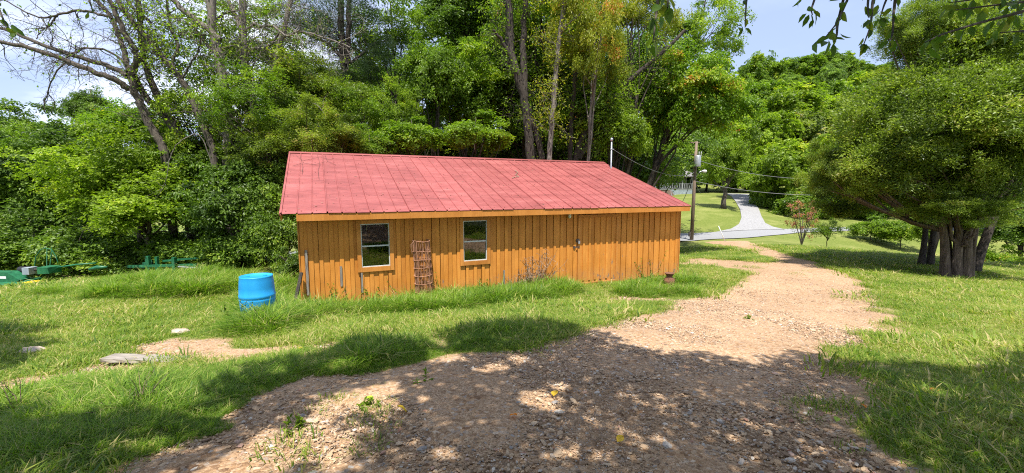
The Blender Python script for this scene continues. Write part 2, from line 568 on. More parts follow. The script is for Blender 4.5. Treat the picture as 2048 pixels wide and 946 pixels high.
M['ground'] = mat_ground()
M['road'] = simple('road_asphalt', [(.3, (.20, .20, .20)), (.6, (.27, .27, .272)), (.8, (.33, .33, .33))], 14, .9, bs=.4)
M['lane'] = simple('lane_gravel', [(.3, (.18, .175, .17)), (.55, (.29, .285, .28)), (.8, (.40, .39, .38))], 6, .95, bs=.5, detail=9)


def mat_pebble():
    m, n, b = new_mat('pebble')
    oi = n.nodes.new('ShaderNodeObjectInfo')
    r = ramp(n, [(0, (.17, .115, .075)), (.2, (.31, .21, .13)), (.42, (.43, .295, .18)), (.64, (.50, .36, .23)),
                 (.8, (.56, .42, .28)), (.88, (.26, .24, .225)), (.95, (.62, .55, .46)), (1, (.36, .17, .11))], oi.outputs['Random'])
    z = noise(n, 30, 4)
    g = ramp(n, [(.3, (.78, .76, .74)), (.7, (1.08, 1.08, 1.08))], z.outputs['Fac'])
    n.links.new(mixc(n, 1, r.outputs['Color'], g.outputs['Color'], 'MULTIPLY'), b.inputs['Base Color'])
    b.inputs['Roughness'].default_value = .85
    b.inputs['Specular IOR Level'].default_value = .25
    return m


M['pebble'] = mat_pebble()

# ------------------------------------------------------------------ terrain
_ctl = [(0, 0, 0), (-6, 0, -.12), (6, 0, -.05), (0, -9, .5), (-14, -8, .2), (14, -8, .2), (0, 2.4, -.03), (-3, 2.6, -.1), (4, 2.6, -.03),
        (-4.9, 14.5, -1.25), (2, 16, -1.5), (-20, 23, -2.6), (-6, 25, -2.4), (5, 25, -2.3), (11, 31, -2.8), (-30, 42, -5), (0, 46, -4),
        (-55, 60, -6), (-60, 10, -4), (-30, 0, -1.2), (33, 31, -4.5), (42, 12, -4.6), (26, -8, -1.2), (30, 6, -2.2), (60, 44, -4), (60, 75, 2), (20, 90, 2), (-10, 90, -3)]
for px, py, Y in [(300, 724, 5.3), (1140, 650, 6.6), (518, 640, 7.7), (1195, 571, 12.6), (1430, 592, 11.0), (1850, 690, 6.0), (2048, 640, 7.5),
                  (1915, 556, 15.5), (1843, 530, 19), (1640, 525, 18), (1500, 487, 31), (1383, 481, 36), (1600, 465, 42), (1600, 490, 29),
                  (1720, 462, 44), (1445, 416, 55), (1400, 391, 75), (1310, 392, 80), (1490, 392, 75), (2000, 530, 21), (20, 576, 14), (300, 566, 12.4),
                  (60, 700, 5.9), (1700, 800, 3.7), (350, 880, 2.9), (1600, 610, 10.2), (1450, 530, 18.5), (1380, 467, 43), (1560, 440, 52)]:
    p = at(px, py, Y)
    _ctl.append((p.x, p.y, p.z))
_wd = np.array([.911, .412]); _wn = np.array([-.412, .911])
SA = np.array([-4.76, 9.45])
for t in (0, 4, 8, 11.4):
    for dd in (-.1, 4, 8.6):
        q = SA + _wd * t + _wn * dd
        _ctl.append((q[0], q[1], -1.14))
_ctl = np.array(_ctl)


def _phi(r2):
    return 0.5 * r2 * np.log(r2 + 1e-6)


def _tps(P, z, lam=0.5):
    n = len(P)
    K = _phi(((P[:, None] - P[None]) ** 2).sum(-1)) + lam * np.eye(n)
    A = np.zeros((n + 3, n + 3))
    A[:n, :n] = K
    A[:n, n] = 1
    A[:n, n + 1:] = P
    A[n:, :n] = A[:n, n:].T
    return np.linalg.solve(A, np.concatenate([z, [0, 0, 0]]))


_w = _tps(_ctl[:, :2], _ctl[:, 2], .25)


def G(x, y):
    """ground height"""
    x = np.atleast_1d(np.asarray(x, dtype=float)); y = np.atleast_1d(np.asarray(y, dtype=float))
    sh = x.shape
    x = x.ravel(); y = y.ravel()
    outz = np.empty(len(x))
    for i in range(0, len(x), 40000):
        xs, ys = x[i:i + 40000], y[i:i + 40000]
        rr = np.sqrt(xs ** 2 + ys ** 2)
        k = np.minimum(1, 88 / np.maximum(rr, 1))
        P = np.stack([xs * k, ys * k], 1)
        r2 = ((P[:, None] - _ctl[None, :, :2]) ** 2).sum(-1)
        zz = _phi(r2) @ _w[:-3] + _w[-3] + P @ _w[-2:]
        f = np.clip((rr - 70) / 70, 0, 1)
        f = f * f * (3 - 2 * f)
        zz = zz * (1 - f) - 2.5 * f
        hill = 44 * np.exp(-(((xs - 125) / 62) ** 2 + ((ys - 178) / 60) ** 2))
        hill += 17 * np.exp(-(((xs - 45) / 50) ** 2 + ((ys - 190) / 55) ** 2))
        outz[i:i + 40000] = zz + hill * np.clip((rr - 60) / 40, 0, 1)
    return outz.reshape(sh)


def g1(x, y): return float(G(x, y)[0])


def hit(px, py):
    """where the ray of photograph pixel (px, py) meets the ground"""
    Ys = np.concatenate([np.arange(1, 30, .05), np.arange(30, 110, .25)])
    d = at(px, py, 1.0)
    dz = d.z - EYE
    X = d.x * Ys
    Z = EYE + dz * Ys
    g = G(X, Ys)
    i = int(np.argmax(Z <= g))
    if Z[i] > g[i]: i = len(Ys) - 1
    return Vector((X[i], Ys[i], g[i]))


def inpoly(x, y, P):
    x = np.asarray(x); y = np.asarray(y)
    c = np.zeros(x.shape, dtype=bool)
    n = len(P)
    for i in range(n):
        x1, y1 = P[i]; x2, y2 = P[(i + 1) % n]
        cond = ((y1 > y) != (y2 > y))
        xi = (x2 - x1) * (y - y1) / ((y2 - y1) if y2 != y1 else 1e-9) + x1
        c ^= cond & (x < xi)
    return c


def dpoly(x, y, P):
    """signed distance to polygon, positive inside"""
    x = np.asarray(x, dtype=float); y = np.asarray(y, dtype=float)
    d = np.full(x.shape, 1e9)
    n = len(P)
    for i in range(n):
        a = np.array(P[i]); b = np.array(P[(i + 1) % n])
        ab = b - a
        t = np.clip(((x - a[0]) * ab[0] + (y - a[1]) * ab[1]) / (ab @ ab + 1e-9), 0, 1)
        d = np.minimum(d, np.hypot(x - a[0] - t * ab[0], y - a[1] - t * ab[1]))
    return np.where(inpoly(x, y, P), d, -d)


def vnoise(x, y, s, seed=0):
    """smooth value noise, 0..1"""
    x = np.asarray(x) * s + 100.3 + seed * 17.7; y = np.asarray(y) * s + 57.1 + seed * 31.3
    xi = np.floor(x).astype(int); yi = np.floor(y).astype(int)
    fx = x - xi; fy = y - yi
    fx = fx * fx * (3 - 2 * fx); fy = fy * fy * (3 - 2 * fy)

    def h(a, b):
        q = (a * 374761393 + b * 668265263 + seed * 974711) & 0x7fffffff
        q = ((q ^ (q >> 13)) * 1274126177) & 0x7fffffff
        return ((q ^ (q >> 16)) & 0xffff) / 65535.0
    return (h(xi, yi) * (1 - fx) + h(xi + 1, yi) * fx) * (1 - fy) + (h(xi, yi + 1) * (1 - fx) + h(xi + 1, yi + 1) * fx) * fy


def pix(pts): return [tuple(hit(a, b).xy) for a, b in pts]


DRIVE = ([(-3.2, -12), (-2.6, -2), (-2.2, 1.2)] +
         pix([(250, 946), (420, 880), (470, 810), (560, 760), (650, 735), (700, 728), (860, 715), (905, 700), (1100, 672), (1240, 642), (1380, 604), (1470, 572), (1500, 548), (1430, 533), (1362, 530)]) +
         [(8.4, 21.0)] +
         pix([(1385, 517), (1460, 519), (1545, 527), (1552, 521), (1500, 502), (1440, 489), (1410, 484), (1490, 482),
              (1545, 497), (1620, 522), (1700, 552), (1775, 600), (1815, 650), (1790, 720), (1760, 800), (1700, 900)]) + [(2.6, 1.6), (3.0, -2), (3.4, -12)])
PATCHES = [pix(q) for q in ([(440, 712), (560, 690), (700, 676), (760, 684), (700, 706), (560, 722)], [(250, 700), (400, 686), (470, 700), (330, 716)],
                            [(120, 745), (220, 725), (330, 745), (180, 765)], [(1200, 592), (1300, 586), (1330, 600), (1230, 606)],
                            [(0, 770), (60, 755), (90, 785), (0, 800)], [(840, 665), (915, 655), (910, 715), (830, 712)])]


def gravel_mask(x, y):
    d = dpoly(x, y, DRIVE)
    near = np.clip(1.15 - np.hypot(x, y) / 22, .25, 1)
    d = d + ((vnoise(x, y, .9, 81) - .5) * 1.1 + (vnoise(x, y, 2.6, 82) - .5) * .55) * near
    right = np.clip((x - .8) / 1.5, 0, 1) * np.clip((12 - y) / 4, 0, 1)     # the right border fades slowly into thin grass
    sc_ = .34 + .75 * right
    m = np.clip(.5 + d / (1.2 * sc_), 0, 1)
    for P in PATCHES:
        m = np.maximum(m, np.clip(.52 + dpoly(x, y, P) / .8 + (vnoise(x, y, 2.2, 83) - .5) * .9, 0, 1))
    return m


# ground sheet: fine near the camera, coarse far off
def axis(n, near, far):
    t = np.linspace(-1, 1, n)
    k = 5.2
    return np.sinh(t * k) / np.sinh(k) * far


N1 = 300
ax = axis(N1, 0, 420)
gx, gy = np.meshgrid(ax, ax + 3.0, indexing='ij')
gz = G(gx, gy)
near_ = np.hypot(gx, gy - 3) < 30
gz = gz + np.where(near_, (vnoise(gx, gy, 1.3, 3) - .5) * .05 + (vnoise(gx, gy, 4, 4) - .5) * .018, 0)
gm = np.zeros_like(gz)
sel = np.hypot(gx, gy) < 60
gm[sel] = gravel_mask(gx[sel], gy[sel])
V = np.stack([gx, gy, gz], -1).reshape(-1, 3)
ii, jj = np.meshgrid(np.arange(N1 - 1), np.arange(N1 - 1), indexing='ij')
q0 = (ii * N1 + jj).ravel()
Q = np.stack([q0, q0 + N1, q0 + N1 + 1, q0 + 1], 1)
cx = V[Q].mean(1)
isdr = np.zeros(len(Q), dtype=bool)
nr = np.hypot(cx[:, 0], cx[:, 1]) < 60
isdr[nr] = inpoly(cx[nr, 0], cx[nr, 1], DRIVE)


def sub_mesh(name, mask):
    q = Q[mask]
    u, inv = np.unique(q.ravel(), return_inverse=True)
    me = np_mesh(name, V[u], inv.reshape(-1, 4), M['ground'], smooth=True)
    at_ = me.attributes.new('gravel', 'FLOAT', 'POINT')
    at_.data.foreach_set('value', gm.ravel()[u].astype(np.float32))
    return me


ground = link('ground', sub_mesh('ground', ~isdr))
tag(ground, kind='structure')
driveway = link('gravel_driveway', sub_mesh('gravel_driveway', isdr))
tag(driveway, kind='structure')


def strip(name, L, Rr, mat, lift, n=60, cross=6):
    """a sheet between two lines of ground points, laid on the ground"""
    L = [Vector(p) for p in L]; Rr = [Vector(p) for p in Rr]

    def samp(P, t):
        k = t * (len(P) - 1); i = min(int(k), len(P) - 2)
        return P[i].lerp(P[i + 1], k - i)
    V_ = []
    for i in range(n + 1):
        a = samp(L, i / n); b = samp(Rr, i / n)
        for j in range(cross + 1):
            p = a.lerp(b, j / cross)
            V_.append((p.x, p.y))
    V_ = np.array(V_)
    z = G(V_[:, 0], V_[:, 1]) + lift
    Q_ = [(i * (cross + 1) + j, (i + 1) * (cross + 1) + j, (i + 1) * (cross + 1) + j + 1, i * (cross + 1) + j + 1) for i in range(n) for j in range(cross)]
    o = link(name, np_mesh(name, np.column_stack([V_, z]), np.array(Q_), mat, True))
    tag(o, kind='structure')
    return o


def hv(px, py): return hit(px, py).xy.to_3d()


def apx(px, py, Y): return at(px, py, Y).xy.to_3d()


# grey road across the picture and the lane climbing away from it
strip('road', [(-30, 47.5, 0), hv(1300, 470), hv(1385, 468), hv(1460, 464), hv(1520, 461), hv(1600, 459), hv(1700, 456), hv(1780, 456), (75, 60, 0)],
      [(-30, 38.5, 0), hv(1300, 486), hv(1385, 483), hv(1470, 478), hv(1530, 473), hv(1600, 467), hv(1700, 462), hv(1780, 461), (75, 54, 0)], M['road'], .06, 90)
strip('lane', [hv(1430, 466), hv(1462, 459), hv(1478, 450), hv(1483, 437), hv(1480, 420), hv(1472, 405), hv(1462, 393), apx(1440, 388, 84)],
      [hv(1570, 461), hv(1545, 455), hv(1530, 447), hv(1524, 436), hv(1518, 420), hv(1508, 405), hv(1498, 393), apx(1500, 388, 84)], M['lane'], .09, 60)

# ------------------------------------------------------------------ the shed
SH = empty('wooden_shed', (SA[0], SA[1], -1.14), math.atan2(.412, .911),
           'long orange board and batten shed with a red metal roof', 'shed')
SH_M = Matrix.Translation((SA[0], SA[1], -1.14)) @ Matrix.Rotation(math.atan2(.412, .911), 4, 'Z')
LEN, DEP = 11.34, 8.7
TOP = 2.24           # wall top (front)
OV = .38             # eave overhang
EZ = 1.168 + 1.14    # roof edge height above the shed base
SL = .353


def wt(px, py=500):
    """distance along the front wall seen at pixel column px"""
    u = (px - 1024) / F; v = (473 - py) / F
    k = u / (cp + v * sp)
    return (k * SA[1] - SA[0]) / (_wd[0] - k * _wd[1])


def wz(px, py):
    """height above the shed base of a front-wall pixel"""
    t = wt(px, py)
    Y = SA[1] + _wd[1] * t
    return at(px, py, Y).z + 1.14


def minus(x0, x1, z0, z1, holes):
    rs = [(x0, x1, z0, z1)]
    for hx0, hx1, hz0, hz1 in holes:
        o = []
        for a, b, c, d in rs:
            if hx1 <= a or hx0 >= b or hz1 <= c or hz0 >= d:
                o.append((a, b, c, d)); continue
            if c < hz0: o.append((a, b, c, hz0))
            if d > hz1: o.append((a, b, hz1, d))
            lo, hi = max(c, hz0), min(d, hz1)
            if a < hx0: o.append((a, hx0, lo, hi))
            if b > hx1: o.append((hx1, b, lo, hi))
        rs = o
    return rs


WIN = [(wt(722, 490), wt(779, 490), wz(750, 533), wz(750, 447)), (wt(926, 480), wt(973, 480), wz(950, 521), wz(950, 441))]
TRIM = [(a - .095, b + .095, c - .11, min(d + .09, TOP - .03)) for a, b, c, d in WIN]
DOOR = (wt(1154, 500), wt(1235, 500), wz(1195, 571), wz(1195, 428))
DOOR = (DOOR[0], DOOR[1], max(.02, DOOR[2]), min(DOOR[3], TOP - .05))
# board edges
edges = [0.0]
while edges[-1] < LEN - .3:
    edges.append(edges[-1] + .222 + random.uniform(-.014, .014))
edges.append(LEN)
holesB = [(a, b, c, d) for a, b, c, d in WIN] + [DOOR]
holesT = TRIM + [(DOOR[0] - .0, DOOR[1] + .0, DOOR[2] - .1, DOOR[3] + .0)]
for k in range(len(edges) - 1):
    a, b = edges[k] - .030, edges[k + 1] - .050
    a = max(a, 0.0)
    if k == len(edges) - 2: b = LEN
    yo = random.uniform(-.003, .003)
    mb = MB()
    zb = random.uniform(-.05, .03)
    for r_ in minus(a, b, zb, TOP + .08, holesB):
        if r_[1] - r_[0] > .004 and r_[3] - r_[2] > .004:
            MB().box(r_[0], r_[1], yo, yo + .022, r_[2], r_[3]).build('board', M['orange'], SH)
for k in range(len(edges)):
    xm = min(max(edges[k], .045), LEN - .045)
    hw = .042 + random.uniform(-.006, .006)
    ln = random.uniform(-.004, .004)
    th = .021 + random.uniform(-.003, .003)
    for r_ in minus(xm - hw, xm + hw, random.uniform(-.02, .08), TOP - .02, holesT):
        if r_[1] - r_[0] > .03 and r_[3] - r_[2] > .05:
            o = MB().box(r_[0], r_[1], -th, -.004, r_[2], r_[3]).build('batten', M['orange'], SH)
            o.rotation_euler = (0, 0, 0)
# gable and rear walls
for side, X0 in (('l', 0.0), ('r', LEN)):
    y = .03
    while y < DEP - .05:
        y1 = min(y + .222, DEP)
        ym = (y + y1) / 2
        h0 = TOP + .05 + SL * min(y, DEP - y); h1 = TOP + .05 + SL * min(y1, DEP - y1)
        xa, xb = (X0, X0 + .022) if side == 'l' else (X0 - .022, X0)
        Vv = [(xa, y + .003, -.03), (xa, y1 - .003, -.03), (xa, y1 - .003, h1), (xa, y + .003, h0),
              (xb, y + .003, -.03), (xb, y1 - .003, -.03), (xb, y1 - .003, h1), (xb, y + .003, h0)]
        MB().add(Vv, [(0, 1, 2, 3), (7, 6, 5, 4), (0, 4, 5, 1), (3, 2, 6, 7), (1, 5, 6, 2), (0, 3, 7, 4)]).build('board', M['orange'], SH)
        xo = X0 - .028 if side == 'l' else X0 + .004
        MB().box(xo, xo + .024, y - .04, y + .04, 0, h0 - .06).build('batten', M['orange'], SH)
        y = y1
x = 0
while x < LEN:
    x1 = min(x + .45, LEN)
    MB().box(x + .003, x1 - .003, DEP - .022, DEP, 0, TOP + .08).build('board', M['orange'], SH)
    x = x1
# corner boards
for X0 in (-.03, LEN + .003):
    MB().box(X0, X0 + .027, -.034, .07, 0, TOP - .01).build('corner_board', M['orange_trim'], SH)
# fascia, soffit, rafters' ends, inner floor
MB().box(-.02, LEN + .06, -OV + .012, -OV + .05, EZ - .165, EZ - .012).build('fascia', M['orange_trim'], SH)
MB().box(-.02, LEN + .06, -OV + .052, -.04, EZ - .15, EZ - .13).build('soffit', M['orange_trim'], SH)
MB().box(.03, LEN - .03, .03, DEP - .03, -.06, -.02).build('floor', M['old_wood'], SH)
for X0 in (-.31, LEN + .055):
    for sgn in (1, -1):
        p0 = (X0, -OV + .06, EZ - .09) if sgn > 0 else (X0, DEP + OV - .06, EZ - .09)
        MB().bar(p0, (X0, DEP / 2, EZ - .09 + SL * (DEP / 2 + OV - .06)), .03, .13).build('rake_board', M['orange_trim'], SH)
# roof panels, each with raised ribs
HALF = DEP / 2 + OV
X_L, X_R = -.325, LEN + .07
NP = 13
PW = (X_R - X_L) / NP
prof = []
for k in range(3):
    c0 = (k + .0) * PW / 3
    hgt = .032 if k == 0 else .02
    prof += [(c0 + .000, 0), (c0 + .008, hgt), (c0 + .030, hgt), (c0 + .034, 0), (c0 + .15, 0.002)]
prof.append((PW + .006, 0))


def panel(x0, sgn, lift, drop):
    n_ = 9
    Vv = []
    for i in range(n_):
        s = i / (n_ - 1)
        if sgn > 0:
            y = -OV - drop + s * (HALF + drop); zz = EZ + (y + OV) * SL
        else:
            y = DEP + OV + drop - s * (HALF + drop); zz = EZ + (DEP + OV - y) * SL
        for (px_, pz_) in prof:
            wob = .003 * math.sin((x0 + px_) * 3.1 + s * 5) + .0015 * math.sin(s * 23 + x0 * 2)
            Vv.append((x0 + px_, y, zz + pz_ + lift + wob))
    m_ = len(prof)
    Qq = [(i * m_ + j, i * m_ + j + 1, (i + 1) * m_ + j + 1, (i + 1) * m_ + j) for i in range(n_ - 1) for j in range(m_ - 1)]
    Vv = np.array(Vv)
    Vb = Vv.copy(); Vb[:, 2] -= .004
    nn = len(Vv)
    Qb = [(d + nn, c + nn, b + nn, a + nn) for a, b, c, d in Qq]
    ed = [(j, j + nn, j + 1 + nn, j + 1) for j in range(m_ - 1)]
    MB().add(np.vstack([Vv, Vb]), Qq + Qb + ed).build('roof_panel', M['roof'], SH)


for k in range(NP):
    panel(X_L + k * PW, 1, random.uniform(0, .004) + (k % 2) * .003, random.uniform(-.008, .012))
    panel(X_L + k * PW, -1, (k % 2) * .003, 0)
RZ = EZ + HALF * SL
for k in range(4):
    a0 = X_L - .01 + k * (X_R - X_L) / 4; a1 = a0 + (X_R - X_L) / 4 + .02
    zz = RZ + .028 + k * .003
    MB().add([(a0, DEP / 2 - .15, zz - .053), (a1, DEP / 2 - .15, zz - .053), (a0, DEP / 2, zz), (a1, DEP / 2, zz), (a0, DEP / 2 + .15, zz - .053), (a1, DEP / 2 + .15, zz - .053),
              (a0, DEP / 2 - .15, zz - .063), (a1, DEP / 2 - .15, zz - .063), (a0, DEP / 2 + .15, zz - .063), (a1, DEP / 2 + .15, zz - .063)],
             [(0, 1, 3, 2), (2, 3, 5, 4), (0, 6, 7, 1), (4, 5, 9, 8)]).build('ridge_cap', M['roof'], SH)
scr = MB()
for k in range(NP * 3):
    for q in range(6):
        xx_ = X_L + (k + .35) * PW / 3; yy_ = -OV + .12 + q * (HALF - .25) / 5; zz_ = EZ + (yy_ + OV) * SL + .006
        scr.box(xx_ - .009, xx_ + .009, yy_ - .009, yy_ + .009, zz_, zz_ + .009)
tag(scr.build('roof_screws', M['rust'], SH), kind='stuff')
MB().box(X_L - .004, X_L + .02, -OV - .01, -OV + .02, EZ - .03, EZ + .0).bar((X_L - .004, -OV, EZ - .012), (X_L - .004, DEP / 2, RZ - .012), .022, .05).build('gable_flashing', M['roof'], SH)
MB().bar((X_R + .006, -OV, EZ - .012), (X_R + .006, DEP / 2, RZ - .012), .022, .05).build('gable_flashing', M['roof'], SH)

lit = MB()
for _ in range(130):
    xx_ = random.uniform(X_L + .1, X_R - .1); yy_ = -OV + random.uniform(.1, HALF - .1) ** 1.0
    if random.random() < .35: yy_ = DEP / 2 - abs(random.gauss(0, .5))
    zz_ = EZ + (yy_ + OV) * SL + .008
    a_ = random.random() * 3.14; r_ = random.uniform(.012, .035)
    lit.add([(xx_ + r_ * math.cos(a_ + q), yy_ + .6 * r_ * math.sin(a_ + q), zz_ + (.006 if q else .014)) for q in (0, 1.4, 3.1, 4.6)], [(0, 1, 2, 3)])
tag(lit.build('leaf_litter', M['dead_wood'], SH), kind='stuff')
# windows: trim (> none) and white frame > two panes
for (a, b, c, d), (ta, tb, tc_, td) in zip(WIN, TRIM):
    fr = MB()
    for q in ((ta, a, tc_, td), (b, tb, tc_, td), (a, b, d, td), (a, b, tc_, c)):
        fr = MB().box(q[0] + .002, q[1] - .002, -.048, -.002, q[2] + .002, q[3] - .002)
        fr.build('window_trim', M['orange_trim'], SH)
    wf = MB()
    mid = (c + d) / 2 - .015
    e = .021
    wf.box(a, a + e, -.026, .03, c, d).box(b - e, b, -.026, .03, c, d).box(a + e, b - e, -.026, .03, d - e, d).box(a + e, b - e, -.026, .03, c, c + e)
    wf.box(a + e, b - e, -.02, .02, mid - .016, mid + .016)
    wo = wf.build('window', M['white_alu'], SH)
    MB().box(a + e, b - e, .006, .010, c + e, mid - .016).build('pane', M['glass'], wo)
    MB().box(a + e, b - e, -.004, .000, mid + .016, d - e).build('pane', M['glass'], wo)
# pale things standing behind the left window, seen through the lower pane, and a yellowed blind piece
a, b, c, d = WIN[0]
# door of vertical boards in a plain casing
D0, D1, DZ0, DZ1 = DOOR
do = MB()
dr = MB().box(D0 + .012, D1 - .012, .012, .03, DZ0 + .01, DZ1 - .01).build('door', M['orange_trim'], SH)
xs = np.linspace(D0 + .012, D1 - .012, 8)
for k in range(7):
    MB().box(xs[k] + .004, xs[k + 1] - .004, -.010, .010, DZ0 + .012, DZ1 - .012).build('board', M['orange'], dr)
for k in range(1, 7):
    MB().box(xs[k] - .035, xs[k] + .035, -.032, -.012, DZ0 + .1, DZ1 - .09).build('batten', M['orange'], dr)
MB().box(D0 + .012, D1 - .012, -.036, -.012, DZ1 - .085, DZ1 - .012).build('rail', M['orange_trim'], dr)
MB().box(D0 + .012, D0 + .085, -.034, -.012, DZ0 + .02, DZ1 - .09).build('stile', M['orange_trim'], dr)
MB().box(D1 - .085, D1 - .012, -.034, -.012, DZ0 + .02, DZ1 - .09).build('stile', M['orange_trim'], dr)
MB().box(D0 + .03, D1 - .03, -.055, -.012, DZ0 - .03, DZ0 + .03).build('bottom_rail', M['orange_trim'], dr)
hz = wz(1150, 495)
MB().box(D0 - .14, D0 + .06, -.05, -.038, hz, hz + .03).box(D0 - .15, D0 - .10, -.055, -.03, hz - .02, hz + .05).build('hasp', M['iron'], dr)
hz2 = wz(1152, 481)
MB().box(D0 - .06, D0 + .03, -.055, -.036, hz2 + .02, hz2 + .05).box(D0 - .06, D0 - .03, -.06, -.036, hz2 - .05, hz2 + .03).build('latch', M['iron'], dr)
MB().box(D0 + .0, D0 + .055, -.075, -.045, hz2 - .09, hz2 - .02).tube([(D0 + .01, -.06, hz2 - .02), (D0 + .012, -.06, hz2 + .02), (D0 + .027, -.06, hz2 + .035), (D0 + .043, -.06, hz2 + .02), (D0 + .045, -.06, hz2 - .02)], .006, 5).build('padlock', M['galv'], dr)
# bare grey batten pieces and patches at the base of the wall
for px, py0, py1, wd_, of in ((614, 500, 590, .05, 0), (682, 532, 572, .05, 0), (723, 545, 585, .04, 0), (1007, 540, 590, .05, .0)):
    t_ = wt(px, 540)
    MB().box(t_ - wd_ / 2, t_ + wd_ / 2, -.042, -.033, max(0, wz(px, py1)), wz(px, py0), jit=.002).build('bare_batten', M['grey_batten'], SH)

# lamp holder with a clear bulb jar under the eave
lt = wt(1136, 436)
L_ = empty('wall_lamp', SH_M @ Vector((lt, -.0, TOP - .1)), math.atan2(.412, .911), 'small glass jar lamp under the shed eave left of the door', 'lamp')
MB().lathe([(.0, .08), (.05, .08), (.055, .03), (.04, .0)], 14, (0, -.09, 0)).box(-.03, .03, -.09, -.03, .02, .08).build('lamp_holder', M['iron'], L_, True)
MB().lathe([(.038, .0), (.045, -.03), (.045, -.09), (.03, -.13), (0, -.14)], 14, (0, -.09, 0)).build('lamp_glass', simple('frosted', [(0, (.55, .6, .5)), (1, (.75, .78, .7))], 8, .2, bs=0), L_, True)

# service mast on the far end of the ridge
mt = wt(1221, 330) if False else None
mp0 = at(1222, 338, 17.3); mp1 = at(1223, 276, 17.3)
ms_ = empty('service_mast', (mp0.x, mp0.y, mp0.z), 0, 'grey metal service mast standing behind the right end of the red roof', 'mast')
hm = mp1.z - mp0.z
MB().tube([(0, 0, -1.6), (0, 0, hm * .92)], .030, 10).build('pipe', M['galv'], ms_, True)
MB().lathe([(.032, hm * .9), (.05, hm * .9), (.055, hm * .97), (.034, hm), (0, hm + .01)], 10).build('weatherhead', M['galv'], ms_, True)
MB().lathe([(.045, hm * .62), (.05, hm * .64), (.045, hm * .66)], 8).box(.04, .1, -.015, .015, hm * .63, hm * .65).build('cable_clamp', M['galv'], ms_)

# ------------------------------------------------------------------ things round the shed
def gp(px, py):
    return hit(px, py)


# blue barrel, ribbed, lid on top
p = at(518, 640, 7.7); bz = g1(p.x, p.y)
B = empty('barrel', (p.x, p.y, bz), .3, 'blue plastic barrel standing in the tall grass left of the shed', 'barrel')
H_ = (at(518, 551, 7.7).z - bz)
r0 = .292
body = [(0, 0), (r0 * .72, 0), (r0 * .78, .03), (r0 * .84, .06 * H_), (r0 * .80, .10 * H_), (r0 * .88, .12 * H_), (r0 * .97, .3 * H_), (r0 * 1.0, .48 * H_), (r0 * 1.015, .515 * H_), (r0 * .985, .53 * H_),
        (r0 * 1.02, .545 * H_), (r0 * 1.025, .60 * H_), (r0 * .995, .615 * H_), (r0 * .985, .75 * H_), (r0 * .95, .9 * H_), (r0 * .925, .965 * H_), (r0 * .93, .985 * H_)]
MB().lathe(body, 48).build('body', M['blue'], B, True)
MB().lathe([(r0 * .93, .985 * H_), (r0 * .925, 1.0 * H_), (r0 * .88, 1.003 * H_), (r0 * .86, .985 * H_), (0, .985 * H_)], 48).build('lid', M['blue'], B, True)
for sx in (-.14, .14):
    MB().lathe([(.035, .984 * H_), (.035, .999 * H_), (0, .999 * H_)], 14, (sx, .02, 0)).build('bung', M['blue'], B)

# rusty milk can
p = at(1338, 574, 12.2); bz = g1(p.x, p.y)
K = empty('milk_can', (p.x, p.y, bz), 0, 'rusty brown milk can in the grass by the right end of the shed', 'milk can')
hk = at(1338, 545, 12.2).z - bz
MB().lathe([(0, 0), (.125, 0), (.145, .03), (.150, .3 * hk), (.158, .42 * hk), (.150, .46 * hk), (.13, .58 * hk), (.085, .68 * hk), (.08, .74 * hk), (.105, .86 * hk)], 24).build('body', M['rust'], K, True)
MB().lathe([(.105, .86 * hk), (.135, .93 * hk), (.14, .98 * hk), (.12, .985 * hk), (.1, .9 * hk), (0, .9 * hk)], 24).build('lid', M['rust'], K, True)
for s in (-1, 1):
    MB().tube([(s * .13, 0, .60 * hk), (s * .175, 0, .62 * hk), (s * .175, 0, .52 * hk), (s * .15, 0, .45 * hk)], .011, 6).build('handle', M['rust'], K, True)

# dark plank leaning on the left corner
a = at(586, 606, 9.0); b = at(603, 545, 9.35)
MB_ = MB().bar(a - Vector((0, 0, .15)), b, .07, .03)
tag(MB_.build('leaning_plank', M['bark_dark']), 'dark weathered plank leaning against the left corner of the shed', 'plank')

# roll of rusty wire fencing leaning on the wall
def wl(t, out, z): return SH_M @ Vector((t, -out, z))


t0, t1 = wt(823, 520), wt(858, 520)
zt, z0 = wz(838, 479), 0.0
WR = empty('wire_roll', wl((t0 + t1) / 2, .3, 0), math.atan2(.412, .911), 'tall roll of rusty woven wire fencing leaning against the shed wall', 'wire roll')
rw = (t1 - t0) / 2
wm = MB()
for k in range(34):          # stays round the roll
    an = k * 2 * math.pi / 34 + random.uniform(-.06, .06)
    rr_ = rw * random.uniform(.8, 1.03)
    pts = []
    for s in np.linspace(0, 1, 6):
        lean = .28 * (1 - s) - .10 + rw
        pts.append((math.cos(an) * rr_ + random.uniform(-.012, .012), .3 - lean + math.sin(an) * rr_ * .8 + random.uniform(-.01, .01), s * zt + (0 if s < 1 else random.uniform(-.04, .02))))
    wm.tube(pts, .0052, 4, False)
tag(wm.build('wire_mesh', M['wire_rust'], WR), kind='stuff')
for k, s in enumerate((.03, .2, .34, .46, .58, .70, .83, .985)):
    lean = .28 * (1 - s) - .10 + rw
    rg = MB()
    for q in range(3):
        pts = [(math.cos(a_) * rw * (1 - .05 * q), .3 - lean + math.sin(a_) * rw * .8 * (1 - .05 * q), s * zt + math.sin(a_ * 2 + k) * .012 + random.uniform(-.008, .008)) for a_ in np.linspace(0, 2 * math.pi, 22)]
        rg.tube(pts, .0065 if q == 0 else .005, 4, False)
    rg.build('wire_ring', M['wire_rust'], WR)
MB().tube([(-rw, -.05, zt), (-rw - .05, -.05, zt - .04), (-rw - .07, -.05, zt - .16), (-rw - .05, -.06, zt - .3)], .006, 4).tube([(-rw, -.05, zt - .02), (-rw - .08, -.05, zt - .08), (-rw - .06, -.05, zt - .22)], .005, 4).build('loose_wire', M['wire_rust'], WR)


